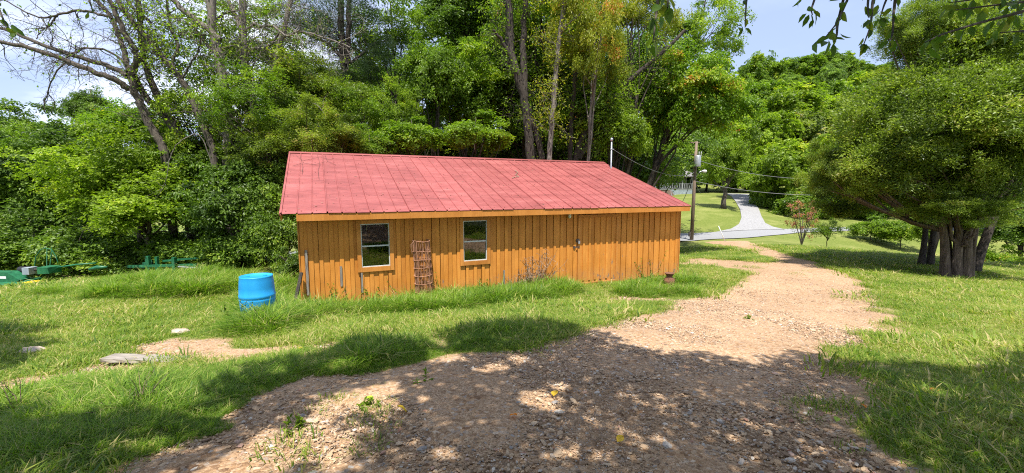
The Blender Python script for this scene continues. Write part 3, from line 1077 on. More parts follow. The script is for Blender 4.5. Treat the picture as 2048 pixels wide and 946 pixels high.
def wander(p, d, L, n, wob, droop=0):
    """a crooked line"""
    p = np.array(p, float); d = np.array(d, float); d /= np.linalg.norm(d)
    out_ = [p.copy()]
    for i in range(n):
        d = d + rng.normal(0, wob, 3) + np.array([0, 0, -droop])
        d /= np.linalg.norm(d)
        p = p + d * L / n
        out_.append(p.copy())
    return out_


# dead dry vine on the wall
dv = MB()
for (px, py, hgt) in ((1015, 580, .5), (1040, 580, .7), (1050, 578, 1.0), (1062, 577, 1.15), (1072, 577, 1.2), (1078, 577, 1.05), (1030, 580, .5), (1000, 585, .3)):
    t_ = wt(px, py)
    for q in range(6):
        base = wl(t_ + random.uniform(-.05, .05), .05 + random.uniform(0, .04), 0)
        L1 = hgt * random.uniform(.7, 1.15)
        P_ = wander(base, (random.uniform(-.1, .3), 0, 1), L1, 7, .12)
        P_ = [Vector(v) for v in P_]
        dv.tube(P_, np.linspace(.008, .003, len(P_)), 4, False)
        for _ in range(7):
            b0 = P_[random.randint(2, 7)]
            dv.tube(wander(b0, (random.uniform(-1, 1), random.uniform(-.4, 0), random.uniform(-1, .4)), random.uniform(.08, .3), 4, .4, .2), .0045, 3, False)
tag(dv.build('dead_vine', M['dead_wood']), 'dry brown dead vine clinging to the shed wall left of the door', 'vine')

# pole lying along the foot of the wall
P_ = [wl(wt(945, 588), .38, .13), wl(wt(985, 588), .42, .12), wl(wt(1015, 588), .44, .10), wl(wt(1040, 586), .4, .14)]
tag(MB().tube(P_, [.022, .02, .02, .014], 7).build('fallen_pole', M['dead_wood'], smooth=True), 'long dead grey pole lying in the grass at the foot of the wall', 'pole')

# weathered plank on the ground, left foreground
p = hit(297, 726)
PL = MB()
ln_ = .98
segs = 8
Vt = []
for i in range(segs + 1):
    s = i / segs
    for (yy, zz) in ((-.11, 0), (.11, 0), (.11, .04), (-.11, .04)):
        Vt.append((-ln_ / 2 + s * ln_ + (rng.normal(0, .012) if i in (0, segs) else 0), yy + rng.normal(0, .006), zz + rng.normal(0, .003)))
Qt = []
for i in range(segs):
    for j in range(4):
        Qt.append((i * 4 + j, i * 4 + (j + 1) % 4, (i + 1) * 4 + (j + 1) % 4, (i + 1) * 4 + j))
Qt += [(0, 3, 2, 1), (segs * 4, segs * 4 + 1, segs * 4 + 2, segs * 4 + 3)]
PL.add(Vt, Qt)
po = PL.build('weathered_plank', M['old_wood'])
po.location = (p.x, p.y, p.z + .03); po.rotation_euler = (R(-3), R(3), R(2))
tag(po, 'grey weathered plank lying flat in the grass in the left foreground', 'plank')
for (px, py, ww, lab) in ((358, 667, .27, 'pale flat rock lying in the grass beyond the plank'), (62, 704, .3, 'flat grey rock lying in the grass at the left edge')):
    p = hit(px, py)
    bpy_me = None
    Vs = []
    n_ = 14
    for (rr_, zz) in ((1.0, 0), (1.02, .35), (.8, .8), (.4, 1.0)):
        for k in range(n_):
            a_ = k * 2 * math.pi / n_
            j_ = 1 + .18 * math.sin(a_ * 3 + px) + rng.normal(0, .05)
            Vs.append((ww / 2 * rr_ * j_ * math.cos(a_), ww * .36 * rr_ * j_ * math.sin(a_), .055 * zz + rng.normal(0, .004)))
    Vs.append((0, 0, .06))
    Qs = [(i * n_ + k, i * n_ + (k + 1) % n_, (i + 1) * n_ + (k + 1) % n_, (i + 1) * n_ + k) for i in range(3) for k in range(n_)]
    Ts = [(3 * n_ + k, 3 * n_ + (k + 1) % n_, 4 * n_) for k in range(n_)]
    o = MB().add(Vs, Qs, Ts).build('flat_rock', M['rock'])
    o.location = p + Vector((0, 0, .01)); tag(o, lab, 'rock')

# white marker stake by the road, leaning
a = hit(1453, 484); b = at(1437, 452, a.y)
tag(MB().tube([a - Vector((0, 0, .2)), b], .03, 8).build('marker_stake', M['white_paint'], smooth=True), 'thin white stake leaning left beside the driveway entrance', 'stake')

# ------------------------------------------------------------------ utility pole
pb = at(1383, 481, 36); pt = at(1393, 283, 36)
UP = empty('utility_pole', (pb.x, pb.y, g1(pb.x, pb.y)), 0, 'wooden utility pole with a grey transformer beside the road', 'utility pole')
z0 = g1(pb.x, pb.y)
hp = pt.z - z0
lx = pt.x - pb.x


def upz(py): return (at(1385, py, 36).z - z0)


def upx(z): return lx * z / hp


MB().tube([(upx(-.5), 0, -.5), (upx(hp / 2), 0, hp / 2), (lx, 0, hp)], [.16, .135, .11], 12).build('pole', M['pole_wood'], UP, True)
zt0, zt1 = upz(334), upz(312)
xx = upx(zt0) + .02
MB().lathe([(0, zt0), (.24, zt0), (.25, zt0 + .04), (.25, zt1 - .05), (.22, zt1), (0, zt1 + .03)], 18, (xx, -.38, 0)).build('transformer', M['galv'], UP, True)
MB().box(xx - .05, xx + .05, -.16, -.08, zt0 + .2, zt0 + .3).box(xx - .05, xx + .05, -.16, -.08, zt1 - .3, zt1 - .2).build('bracket', M['iron'], UP)
for dx in (.12, .30):
    MB().lathe([(.03, 0), (.055, .02), (.03, .08), (.055, .1), (.03, .16), (.05, .18), (.02, .34)], 8, (xx + dx, -.3, zt1)).build('insulator', M['white_paint'], UP, True)
za = upz(345)
MB().tube([(upx(za), -.1, za - .35), (upx(za) + .35, -.15, za + .05), (upx(za) + .62, -.18, za + .14)], .035, 8).build('lamp_arm', M['galv'], UP, True)
MB().lathe([(0, .12), (.14, .1), (.2, 0), (.17, -.08), (.12, -.12), (0, -.14)], 14, (upx(za) + .7, -.2, za + .1)).build('street_lamp_head', M['white_paint'], UP, True)
MB().box(upx(.6) - .26, upx(.6) - .12, -.1, .1, .35, .75).build('meter_box', M['iron'], UP)
MB().box(lx - .5, lx + .25, -.05, .05, hp - .12, hp - .04).build('crossarm', M['pole_wood'], UP)


def wire(a, b, sag, r, label, sides=5):
    a, b = Vector(a), Vector(b)
    P_ = []
    for s in np.linspace(0, 1, 24):
        p = a.lerp(b, s)
        p.z -= sag * 4 * s * (1 - s)
        P_.append(p)
    tag(MB().tube(P_, r, sides, False).build('power_line', M['cable'], smooth=True), label, 'power line', 'power lines at the utility pole')


def onpole(py, dx=0): 
    z = upz(py)
    return Vector((pb.x + upx(z) + dx, pb.y - .12, z0 + z))


wire(onpole(321, .2), at(1640, 358, 33), .4, .016, 'upper power line running right from the utility pole into the trees')
wire(onpole(363, .1), at(1670, 390, 33), .35, .019, 'lower thick power line running right from the utility pole')
wire(onpole(345, -.1), (mp1.x, mp1.y, mp1.z - .4), .6, .012, 'service line sagging from the utility pole to the mast on the shed')
wire(onpole(335, -.1), at(1340, 372, 60), 3.0, .03, 'loose sagging line from the utility pole to the porch')
wire(onpole(308, 0), at(1290, 310, 42), .2, .018, 'high power line running left from the utility pole top')
wire(onpole(322, 0), at(1150, 385, 60), 1.0, .022, 'power line dropping left from the transformer behind the roof')
wire(onpole(366, 0), at(1402, 388, 50), .05, .016, 'short guy line from the utility pole to the lawn')

# ------------------------------------------------------------------ house with a porch across the road
HY = 80.0
hb = at(1340, 393, HY)
hz0 = g1(hb.x, hb.y)
HO = empty('house', (hb.x, hb.y, hz0), R(8), 'small house with a white railed porch across the road behind the utility pole', 'house')
sc_h = HY / F


def hx(px): return at(px, 380, HY).x - hb.x


def hzz(py): return at(1340, py, HY).z - hz0


fl = hzz(378)
x0_, x1_ = hx(1230), hx(1390)
MB().box(x0_, x1_ - .0, 2.4, 9, 0, hzz(352)).build('wall', M['shade_wall'], HO)
MB().box(x0_ + .1, x1_ - 5.6, 0, .12, -.6, fl - .1).build('skirting', M['pole_wood'], HO)
MB().box(hx(1342), x1_, -.05, .15, -.6, fl - .1).build('skirting', M['grey_paint'], HO)
MB().box(x0_, x1_, -.1, 2.4, fl - .1, fl).build('porch_deck', M['shaded_porch_paint'], HO)
rf = MB()
zz = hzz(352)
rf.add([(x0_ - .4, -.5, zz), (x1_ + .3, -.5, zz), (x1_ + .3, 4.5, zz + 1.9), (x0_ - .4, 4.5, zz + 1.9), (x1_ + .3, 9.6, zz), (x0_ - .4, 9.6, zz), (x0_ - .4, -.5, zz - .15), (x1_ + .3, -.5, zz - .15), (x1_ + .3, 9.6, zz - .15), (x0_ - .4, 9.6, zz - .15)],
       [(0, 1, 2, 3), (3, 2, 4, 5), (6, 9, 8, 7), (0, 6, 7, 1), (5, 4, 8, 9), (1, 7, 8, 4), (0, 5, 9, 6)], [(1, 4, 2), (0, 3, 5)])
rf.build('roof', M['shingle'], HO)
MB().box(hx(1330), hx(1342), 2.3, 2.42, fl + .02, fl + 1.9).build('door', M['shaded_porch_paint'], HO)
wf_ = MB().box(hx(1352), hx(1368), 2.3, 2.42, fl + .7, fl + 1.75).build('window', M['shaded_porch_paint'], HO)
MB().box(hx(1353), hx(1367), 2.27, 2.3, fl + .8, fl + 1.65).build('pane', M['glass'], wf_)
for px in (1296, 1312, 1336, 1366, 1388):
    MB().box(hx(px) - .07, hx(px) + .07, -.05, .09, fl, zz - .1).build('post', M['shaded_porch_paint'], HO)
rl = MB().box(x0_, x1_, -.06, .04, fl + .92, fl + 1.0).build('railing', M['shaded_porch_paint'], HO)
MB().box(x0_, x1_, -.05, .03, fl + .12, fl + .18).build('lower_rail', M['shaded_porch_paint'], rl)
x = hx(1290)
while x < x1_:
    MB().box(x, x + .07, -.04, .02, fl + .18, fl + .92).build('baluster', M['shaded_porch_paint'], rl)
    x += .34
st_ = MB()
for k in range(5):
    MB().box(hx(1330), hx(1341), -.35 - .3 * k, -.1 - .3 * k, 0 - .4, fl - .2 - .22 * k).build('step', M['pole_wood'], HO)

# ------------------------------------------------------------------ foliage
def unit(v):
    return v / (np.linalg.norm(v, axis=-1, keepdims=True) + 1e-9)


def leaf_mesh(name, P, D, Nn, Ln, asp, tint, mat, fold=.12):
    """one folded four-cornered leaf per row: base P, direction D, normal Nn, length Ln"""
    D = unit(D); S = unit(np.cross(D, Nn)); Nn = np.cross(S, D)
    L = Ln[:, None]
    mid = P + D * L * .45
    w_ = L * asp * .5
    V_ = np.stack([P, mid + S * w_ + Nn * L * fold, P + D * L - Nn * L * fold, mid - S * w_ + Nn * L * fold], 1).reshape(-1, 3)
    n = len(P)
    b0 = np.arange(n) * 4
    me = np_mesh(name, V_, np.stack([b0, b0 + 1, b0 + 2, b0 + 3], 1), mat)
    a_ = me.attributes.new('tint', 'FLOAT', 'POINT')
    a_.data.foreach_set('value', np.repeat(np.clip(tint, 0, 1), 4).astype(np.float32))
    return me


def crown_proto(name, rad, ncl, clr, nsp, nlf, ln, asp, spr=.42, up=.9, style='broad', shell=.35, low=-.75, var=1.0):
    rad = np.array(rad, float)
    d = unit(rng.normal(0, 1, (ncl * 3, 3)))
    d = d[d[:, 2] > low][:ncl]
    rr = shell + (1 - shell) * rng.random(len(d)) ** .55
    kk = rng.normal(0, 2.2, (6, 3)); ph = rng.random(6) * 6.28
    lump = 1 + .11 * np.cos(d @ kk.T + ph).sum(1)
    cc = d * (rr * np.clip(lump, .6, 1.35))[:, None] * (rad - clr * .55)
    cr = clr * rng.uniform(.65, 1.25, len(cc))
    # sprays
    ci = np.repeat(np.arange(len(cc)), nsp)
    sd = unit(rng.normal(0, 1, (len(ci), 3)) + np.array([0, 0, .45]))
    an3 = np.exp(rng.normal(0, .3, (len(cc), 3))) * np.array([1.05, 1.05, .85])
    sp_ = cc[ci] + sd * (cr[ci] * rng.random(len(ci)) ** .7)[:, None] * an3[ci]
    outw = unit(sp_ / rad)
    sn = unit(np.array([0, 0, up]) + outw * .75 + rng.normal(0, .42, sp_.shape))
    ct = rng.normal(0, .19 * var, len(cc))
    st = rng.normal(0, .10 * var, len(ci))
    li = np.repeat(np.arange(len(ci)), nlf)
    k = len(li)
    e1 = unit(np.cross(sn, outw + rng.normal(0, .1, sn.shape))); e2 = np.cross(sn, e1)
    an = rng.random(k) * 2 * np.pi
    rd = np.sqrt(rng.random(k)) * spr * rng.uniform(.6, 1.2, len(ci))[li]
    dirv = np.cos(an)[:, None] * e1[li] + np.sin(an)[:, None] * e2[li]
    if style == 'cedar':
        dirv = unit(dirv + outw[li] * .9 + np.array([0, 0, .35]))
        P = sp_[li] + dirv * (rd * 1.1)[:, None] + rng.normal(0, .09, (k, 3))
        D = unit(dirv + rng.normal(0, .45, (k, 3)))
        Nn = unit(rng.normal(0, .8, (k, 3)) + sn[li])
    elif style == 'hang':
        P = sp_[li] + dirv * rd[:, None] * .6 + np.array([0, 0, -1]) * (rng.random(k) * spr * 1.6)[:, None]
        D = unit(dirv * .6 + np.array([0, 0, -.8]) + rng.normal(0, .3, (k, 3)))
        Nn = unit(sn[li] * .6 + rng.normal(0, .6, (k, 3)))
    else:
        P = sp_[li] + dirv * rd[:, None] + sn[li] * rng.normal(0, .06, k)[:, None] - np.array([0, 0, 1]) * (rd ** 2 * .5)[:, None]
        D = unit(dirv + rng.normal(0, .45, (k, 3)) + np.array([0, 0, -.25]))
        Nn = unit(sn[li] + rng.normal(0, .5, (k, 3)))
    t = .48 + ct[ci[li]] + st[li] + rng.normal(0, .11, k)
    me = leaf_mesh(name, P, D, Nn, ln * rng.uniform(.65, 1.25, k), asp, t, None)
    me.materials.append(M['leaf_mid'])
    return me, cc, rad


PR = {}
PR['L'] = crown_proto('crown', (4.2, 4.0, 3.8), 92, 1.12, 18, 26, .185, .60, spr=.38)
PR['M'] = crown_proto('crown', (3.0, 3.0, 2.5), 58, .9, 18, 26, .16, .60, spr=.32)
PR['S'] = crown_proto('crown', (1.7, 1.7, 1.35), 34, .55, 15, 24, .125, .62, spr=.24)
PR['sparse'] = crown_proto('crown', (3.2, 3.0, 2.8), 70, .6, 11, 22, .125, .55, spr=.28)
PR['hang'] = crown_proto('crown', (3.2, 3.0, 3.2), 80, .62, 16, 28, .13, .45, spr=.34, style='hang')
PR['cedar'] = crown_proto('crown', (3.6, 3.4, 3.4), 80, .85, 30, 34, .14, .33, spr=.27, style='cedar', var=1.4, shell=.3)
PR['pine'] = crown_proto('crown', (2.7, 2.7, 2.6), 36, .8, 18, 34, .15, .16, spr=.4, style='cedar')
PR['far'] = crown_proto('crown', (5.6, 5.4, 4.8), 95, 1.15, 10, 20, .42, .7, spr=.5)
PR['shrub'] = crown_proto('foliage', (1.0, 1.0, .75), 30, .3, 12, 16, .07, .5, spr=.16, shell=.2)
print('protos', {k: len(v[0].polygons) for k, v in PR.items()})


def limbs_mesh(base, cc_w, trunk_r, bark, crown_c, nl=16, name='trunk'):
    """trunk from base to the crown, limbs to the clumps; all in world coordinates relative to base"""
    mb = MB()
    b = np.array(base, float) * 0
    c = np.array(crown_c, float) - np.array(base, float)
    top = c * np.array([1, 1, 1.15])
    n = 7
    P_ = [b + np.array([0, 0, -.25])]
    off = rng.normal(0, .12, (n + 1, 3)) * np.array([1, 1, 0])
    for i in range(1, n + 1):
        P_.append(b + top * (i / n) + off[i] * c[2] * .12)
    P_ = np.array(P_)
    rad_ = np.linspace(trunk_r, trunk_r * .3, n + 1); rad_[0] *= 1.3
    mb.tube(P_, rad_, 9)
    idx = rng.permutation(len(cc_w))[:nl]
    for i in idx:
        e = cc_w[i] - np.array(base, float)
        s = rng.uniform(.3, .85)
        k_ = s * n; a0 = int(k_); st_ = P_[a0] * (1 - (k_ - a0)) + P_[min(a0 + 1, n)] * (k_ - a0)
        mid_ = (st_ + e) / 2 + rng.normal(0, .2, 3) + np.array([0, 0, .15])
        r0_ = trunk_r * (.55 - .35 * s)
        q = [st_, (st_ * .6 + mid_ * .4) + rng.normal(0, .05, 3), mid_, (mid_ + e) / 2 + rng.normal(0, .1, 3), e]
        mb.tube(q, np.linspace(max(r0_, .025), .012, 5), 5, False)
    return mb.mesh(name, M[bark], True)


def tree(name, label, cat, group, px, py, rx, ry, Y, proto, mat, bark='bark', tr=.16, dx=0., nl=14, kind=None, base=None, crown='crown'):
    """a tree whose crown is centred at photograph pixel (px,py), rx by ry pixels, at depth Y"""
    me, cc, rad = PR[proto]
    c = at(px, py, Y)
    sx = rx / F * Y / rad[0] / cp
    sz = ry / F * Y / rad[2] / cp
    rz = rng.random() * 6.28
    bx, by = (c.x + dx, c.y + .1) if base is None else base
    bz = g1(bx, by)
    root = empty(name, (bx, by, bz), 0, label, cat, group)
    cr = link(crown, me, root, (c.x - bx, c.y - by, c.z - bz), M[mat])
    cr.scale = (sx, (sx + sz) / 2 if abs(sx - sz) > .4 * sx else sx, sz)
    cr.rotation_euler = (0, 0, rz)
    Rm = np.array(Matrix.Rotation(rz, 3, 'Z'))
    ccw = (cc * np.array(cr.scale)) @ Rm.T + np.array(c)
    if tr > 0:
        tm = limbs_mesh((bx, by, bz), ccw, tr, bark, (c.x, c.y, c.z), nl)
        link('trunk', tm, root)
    return root


def bush(label, px, py, rx, ry, Y, mat, group=None, proto='S', cat='bush', name='bush'):
    r_ = tree(name, label, cat, group, px, py, rx, ry, Y, proto, mat, 'bark_dark', .04, 0, 9, crown='foliage')
    return r_


# ---- left wood
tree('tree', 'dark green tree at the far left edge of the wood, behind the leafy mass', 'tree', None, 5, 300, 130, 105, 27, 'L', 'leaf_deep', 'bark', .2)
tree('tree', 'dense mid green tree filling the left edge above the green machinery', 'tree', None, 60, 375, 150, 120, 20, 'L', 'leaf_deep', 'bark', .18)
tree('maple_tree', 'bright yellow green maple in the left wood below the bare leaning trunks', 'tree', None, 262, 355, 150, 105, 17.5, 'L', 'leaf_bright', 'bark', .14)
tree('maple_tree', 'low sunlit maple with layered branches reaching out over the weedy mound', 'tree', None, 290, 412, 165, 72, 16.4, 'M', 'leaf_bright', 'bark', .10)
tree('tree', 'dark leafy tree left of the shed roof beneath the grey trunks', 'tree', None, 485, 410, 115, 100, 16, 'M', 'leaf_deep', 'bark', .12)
tree('tree', 'small dark tree standing alone against the sky at the left', 'tree', None, 176, 222, 46, 44, 48, 'M', 'leaf_deep', 'bark', .15)
tree('tree', 'yellow green tree top touching the sky left of the leaning trunks', 'tree', None, 275, 262, 95, 52, 23, 'M', 'leaf_turning', 'bark', .12)
tree('tree', 'tree with a rounded top second from the left edge', 'tree', None, 130, 300, 90, 66, 30, 'M', 'leaf_mid', 'bark', .14)
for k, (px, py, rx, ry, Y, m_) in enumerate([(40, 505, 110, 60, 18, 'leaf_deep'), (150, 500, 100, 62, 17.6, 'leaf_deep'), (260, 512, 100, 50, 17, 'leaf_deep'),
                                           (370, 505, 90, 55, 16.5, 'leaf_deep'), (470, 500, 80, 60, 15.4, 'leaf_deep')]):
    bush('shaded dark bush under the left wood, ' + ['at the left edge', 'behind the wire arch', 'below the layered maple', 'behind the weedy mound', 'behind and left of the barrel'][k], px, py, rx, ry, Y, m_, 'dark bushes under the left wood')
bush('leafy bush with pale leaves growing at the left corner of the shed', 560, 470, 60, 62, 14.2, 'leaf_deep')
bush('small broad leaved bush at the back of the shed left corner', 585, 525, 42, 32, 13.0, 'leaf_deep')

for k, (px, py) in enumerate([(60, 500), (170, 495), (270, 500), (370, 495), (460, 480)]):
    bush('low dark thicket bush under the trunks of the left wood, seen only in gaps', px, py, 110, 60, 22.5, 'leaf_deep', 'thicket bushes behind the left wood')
# ---- behind the shed
tree('tree', 'loose vine covered tree above the left end of the red roof', 'tree', None, 420, 235, 110, 105, 18.5, 'sparse', 'leaf_bright', 'bark', .12, nl=20)
tree('tree', 'twiggy olive green tree beside the left end of the roof', 'tree', None, 590, 235, 150, 110, 19.5, 'sparse', 'leaf_olive', 'bark', .12, nl=26)
tree('tree', 'thin crowned tree at the top left between the grey trunks', 'tree', None, 480, 95, 150, 90, 21, 'sparse', 'leaf_mid', 'bark', .1, nl=22)
tree('cedar_tree', 'dull green cedar directly above the left gable of the shed', 'tree', None, 640, 285, 140, 75, 17.8, 'cedar', 'leaf_olive', 'bark', .12, nl=24)
tree('tree', 'bright green tree in front of the dark wood above the roof', 'tree', None, 865, 165, 80, 80, 22, 'M', 'leaf_mid', 'bark_dark', .12)
tree('tree', 'yellow green sapling crown above the middle left of the roof', 'tree', None, 790, 225, 66, 62, 21, 'sparse', 'leaf_bright', 'bark_dark', .08)
tree('tree', 'tall leafy tree with a blue green crown at top centre', 'tree', None, 790, 80, 110, 110, 27, 'sparse', 'leaf_mid', 'bark_dark', .15, nl=20)
tree('tree', 'dark leafy tree behind the centre of the shed', 'tree', None, 930, 190, 120, 100, 25, 'L', 'leaf_mid', 'bark_dark', .16)
tree('tree', 'high dark crown at top centre left of the black double trunk', 'tree', None, 930, 20, 130, 90, 28, 'L', 'leaf_deep', 'bark_dark', .16)
for k, (px, py, rx, ry, Y, m_, lab) in enumerate([(820, 275, 75, 42, 19.5, 'leaf_mid', 'pale leaved sapling just above the roof ridge left of centre'),
                                            (950, 270, 85, 42, 19.8, 'leaf_mid', 'pale leaved sapling above the roof ridge at the centre'),
                                            (735, 290, 65, 36, 18.5, 'leaf_mid', 'low sapling above the left part of the ridge')]):
    tree('sapling', lab, 'tree', None, px, py, rx, ry, Y, 'S', m_, 'bark_dark', .05, nl=10)
tree('tree', 'deep green tree behind the black double trunk', 'tree', None, 1050, 190, 150, 135, 27, 'L', 'leaf_deep', 'bark_dark', .16)
tree('tree', 'broad sunny crown at the top right of centre', 'tree', None, 1080, 20, 135, 85, 24, 'hang', 'leaf_turning', 'bark_dark', .14)
tree('tree', 'yellowing tree with hanging foliage behind the shed', 'tree', None, 1185, 75, 100, 105, 21.5, 'hang', 'leaf_yellow', 'bark_pale', .12)
tree('tree', 'second yellowish crown at the top, left of the big hanging leaves', 'tree', None, 1270, 10, 90, 75, 24, 'hang', 'leaf_yellow', 'bark', .12)
tree('tree', 'dark shaded tree above the right half of the ridge', 'tree', None, 1170, 240, 130, 90, 25, 'L', 'leaf_mid', 'bark_dark', .14)
tree('tree', 'green tree behind the service mast', 'tree', None, 1235, 262, 78, 72, 23, 'M', 'leaf_bright', 'bark_dark', .12)
tree('tree', 'deep green tree between the yellow crowns and the sunny right tree', 'tree', None, 1290, 160, 110, 105, 29, 'L', 'leaf_deep', 'bark_dark', .16, dx=-1.2)
tree('tree', 'large sunny tree with yellow and red tinged leaves right of the mast', 'tree', None, 1385, 200, 115, 110, 26, 'L', 'leaf_turning', 'bark_dark', .18, dx=-3.6)
tree('tree', 'tall thin topped tree against the sky left of the open blue', 'tree', None, 1410, 60, 95, 80, 28, 'sparse', 'leaf_bright', 'bark_dark', .12, dx=-4.2, nl=22)
tree('tree', 'fine leaved olive tree low above the left end of the ridge', 'tree', None, 545, 300, 110, 60, 17.4, 'sparse', 'leaf_olive', 'bark', .08, nl=20)
tree('tree', 'fresh green leafy tree among the mottled trunks', 'tree', None, 500, 200, 110, 70, 17.0, 'sparse', 'leaf_mid', 'bark', .06, nl=20)
tree('cedar_tree', 'olive cedar in the wood left of the pine', 'tree', None, 640, 200, 110, 80, 21, 'cedar', 'leaf_olive', 'bark', .10, nl=20)
tree('tree', 'small leafy tree filling the gap under the pine crown', 'tree', None, 720, 235, 90, 70, 20.5, 'sparse', 'leaf_mid', 'bark_dark', .08, nl=16)
tree('tree', 'low leafy tree between the leaning trunks and the shed', 'tree', None, 410, 330, 95, 70, 18.5, 'M', 'leaf_mid', 'bark', .08)
tree('tree', 'shrubby tree at the foot of the mottled trunks', 'tree', None, 545, 385, 70, 60, 16.5, 'M', 'leaf_deep', 'bark', .06)
# rows that close the wood behind
ROW = [(-90, 360, 26), (60, 390, 34), (190, 400, 38), (320, 385, 33), (440, 400, 30), (560, 340, 33), (680, 330, 31), (800, 300, 34), (910, 310, 32), (1030, 310, 33), (1150, 300, 34), (1240, 330, 36), (1320, 300, 42),
       (620, 400, 26), (-220, 380, 22), (740, 190, 38), (1100, 110, 37), (980, 120, 40), (1200, 180, 40)]
for (px, py, Y) in ROW:
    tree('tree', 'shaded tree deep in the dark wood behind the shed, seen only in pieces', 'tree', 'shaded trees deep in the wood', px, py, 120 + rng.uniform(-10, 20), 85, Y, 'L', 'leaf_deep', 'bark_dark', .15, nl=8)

# ---- beyond the road
tree('roadside_tree', 'tree with a grey trunk on the lawn beside the grey lane', 'tree', None, 1450, 325, 48, 62, 55, 'M', 'leaf_bright', 'bark', .32, base=tuple(hit(1447, 417).xy))
far = [(1330, 320, 70, 60, 95, 'leaf_mid', 'tree rising behind the porch house'), (1415, 315, 75, 70, 96, 'leaf_deep', 'shaded tree behind the utility pole'),
       (1475, 350, 55, 48, 92, 'leaf_deep', 'shaded tree where the grey lane ends'), (1390, 250, 70, 50, 88, 'leaf_mid', 'tall tree above the top of the utility pole'),
       (1520, 275, 65, 60, 68, 'leaf_bright', 'bright tree right of the lane'), (1575, 340, 72, 66, 60, 'leaf_bright', 'bright tree over the right side of the lane'),
       (1545, 410, 48, 46, 62, 'leaf_mid', 'low green tree at the right edge of the lane'), (1610, 415, 60, 48, 56, 'leaf_mid', 'low green tree behind the pink flowering shrub'),
       (1630, 270, 66, 60, 70, 'leaf_olive', 'olive brown tree left of the big cedar'), (1590, 215, 70, 48, 84, 'leaf_bright', 'pale green tree at the foot of the hill'),
       (1505, 205, 60, 45, 90, 'leaf_mid', 'green tree under the left end of the hill'), (1680, 330, 75, 70, 62, 'leaf_mid', 'tree partly behind the left side of the cedar'),
       (1700, 410, 85, 45, 58, 'leaf_deep', 'dark tree across the road under the cedar'), (1820, 400, 110, 55, 60, 'leaf_deep', 'dark tree across the road right of the cedar gap'),
       (1960, 400, 120, 60, 55, 'leaf_deep', 'dark tree far behind the cedar trunks'), (2080, 400, 100, 80, 45, 'leaf_deep', 'dark tree behind the right edge'), (1660, 215, 60, 55, 88, 'leaf_mid', 'green tree on the lower hillside beside the cedar'),
       (1740, 200, 70, 60, 92, 'leaf_mid', 'green tree on the lower hillside behind the cedar')]
for px, py, rx, ry, Y, m_, lab in far:
    tree('tree', lab, 'tree', None, px, py, rx, ry, Y, 'far', m_, 'bark_dark', .25, nl=6)
me_f, cc_f, rad_f = PR['far']
hill_trunk = MB().tube([(0, 0, -1), (0, 0, 9)], [.3, .18], 6, False).mesh('trunk', M['bark_dark'], True)
nh = 0
while nh < 150:
    y_ = rng.uniform(92, 185)
    x_ = y_ * rng.uniform(.42, 1.02)
    z_ = g1(x_, y_)
    if z_ < 3: continue
    nh += 1
    s = rng.uniform(.72, 1.05)
    r_ = empty('hillside_tree', (x_, y_, z_), rng.random() * 6.28, 'leafy green tree in the wood covering the distant hill', 'tree', 'trees covering the hill')
    c_ = link('crown', me_f, r_, (0, 0, 6.5 * s), M[['leaf_far', 'leaf_mid', 'leaf_bright', 'leaf_far', 'leaf_mid'][nh % 5]])
    c_.scale = (s, s, s * rng.uniform(.85, 1.1))
    link('trunk', hill_trunk, r_)
for px, py, rx, ry, lab in ((1525, 150, 42, 48, 'rounded dark tree on the left end of the hill skyline'), (1600, 138, 40, 30, 'thin topped dark tree on the hill skyline'),
                            (1645, 128, 30, 30, 'tall dark tree on the hill skyline left of its twin'), (1682, 132, 32, 28, 'dark spreading tree on the hill skyline nearest the cedar')):
    tree('skyline_tree', lab, 'tree', None, px, py, rx, ry, 165, 'far', 'leaf_mid', 'bark_dark', .3, nl=8)

# ---- right side: cedars, shrubs


def stems(root, bx, by, bz, specs, bark):
    """several fused stems; specs: (dx, dy, topdx, topdy, height, radius)"""
    for (dx, dy, tx, ty, h, r) in specs:
        n = 8
        P_ = []
        for i in range(n + 1):
            s = i / n
            P_.append((dx + (tx - dx) * s ** 1.3 + .03 * math.sin(s * 7 + dx * 5), dy + (ty - dy) * s, -.3 + (h + .3) * s))
        rr_ = np.linspace(r, r * .45, n + 1); rr_[0] *= 1.5; rr_[1] *= 1.12
        me = MB().tube(P_, rr_, 14, False).mesh('trunk', M[bark], True)
        # fluting
        co = np.zeros(len(me.vertices) * 3, dtype=np.float32); me.vertices.foreach_get('co', co); co = co.reshape(-1, 3)
        co[:, :2] += (vnoise(co[:, 0] * 9, co[:, 1] * 9 + co[:, 2] * .8, 1, 5)[:, None] - .5) * r * .45
        me.vertices.foreach_set('co', co.ravel())
        link('trunk', me, root)


q = at(1915, 556, 15.5)
cb = (q.x, q.y)
CD = tree('cedar_tree', 'big olive green cedar with clustered pale trunks on the right lawn', 'tree', None, 1900, 250, 200, 175, 15.8, 'cedar', 'leaf_cedar', 'bark_cedar', 0, base=cb)
bz = g1(*cb)


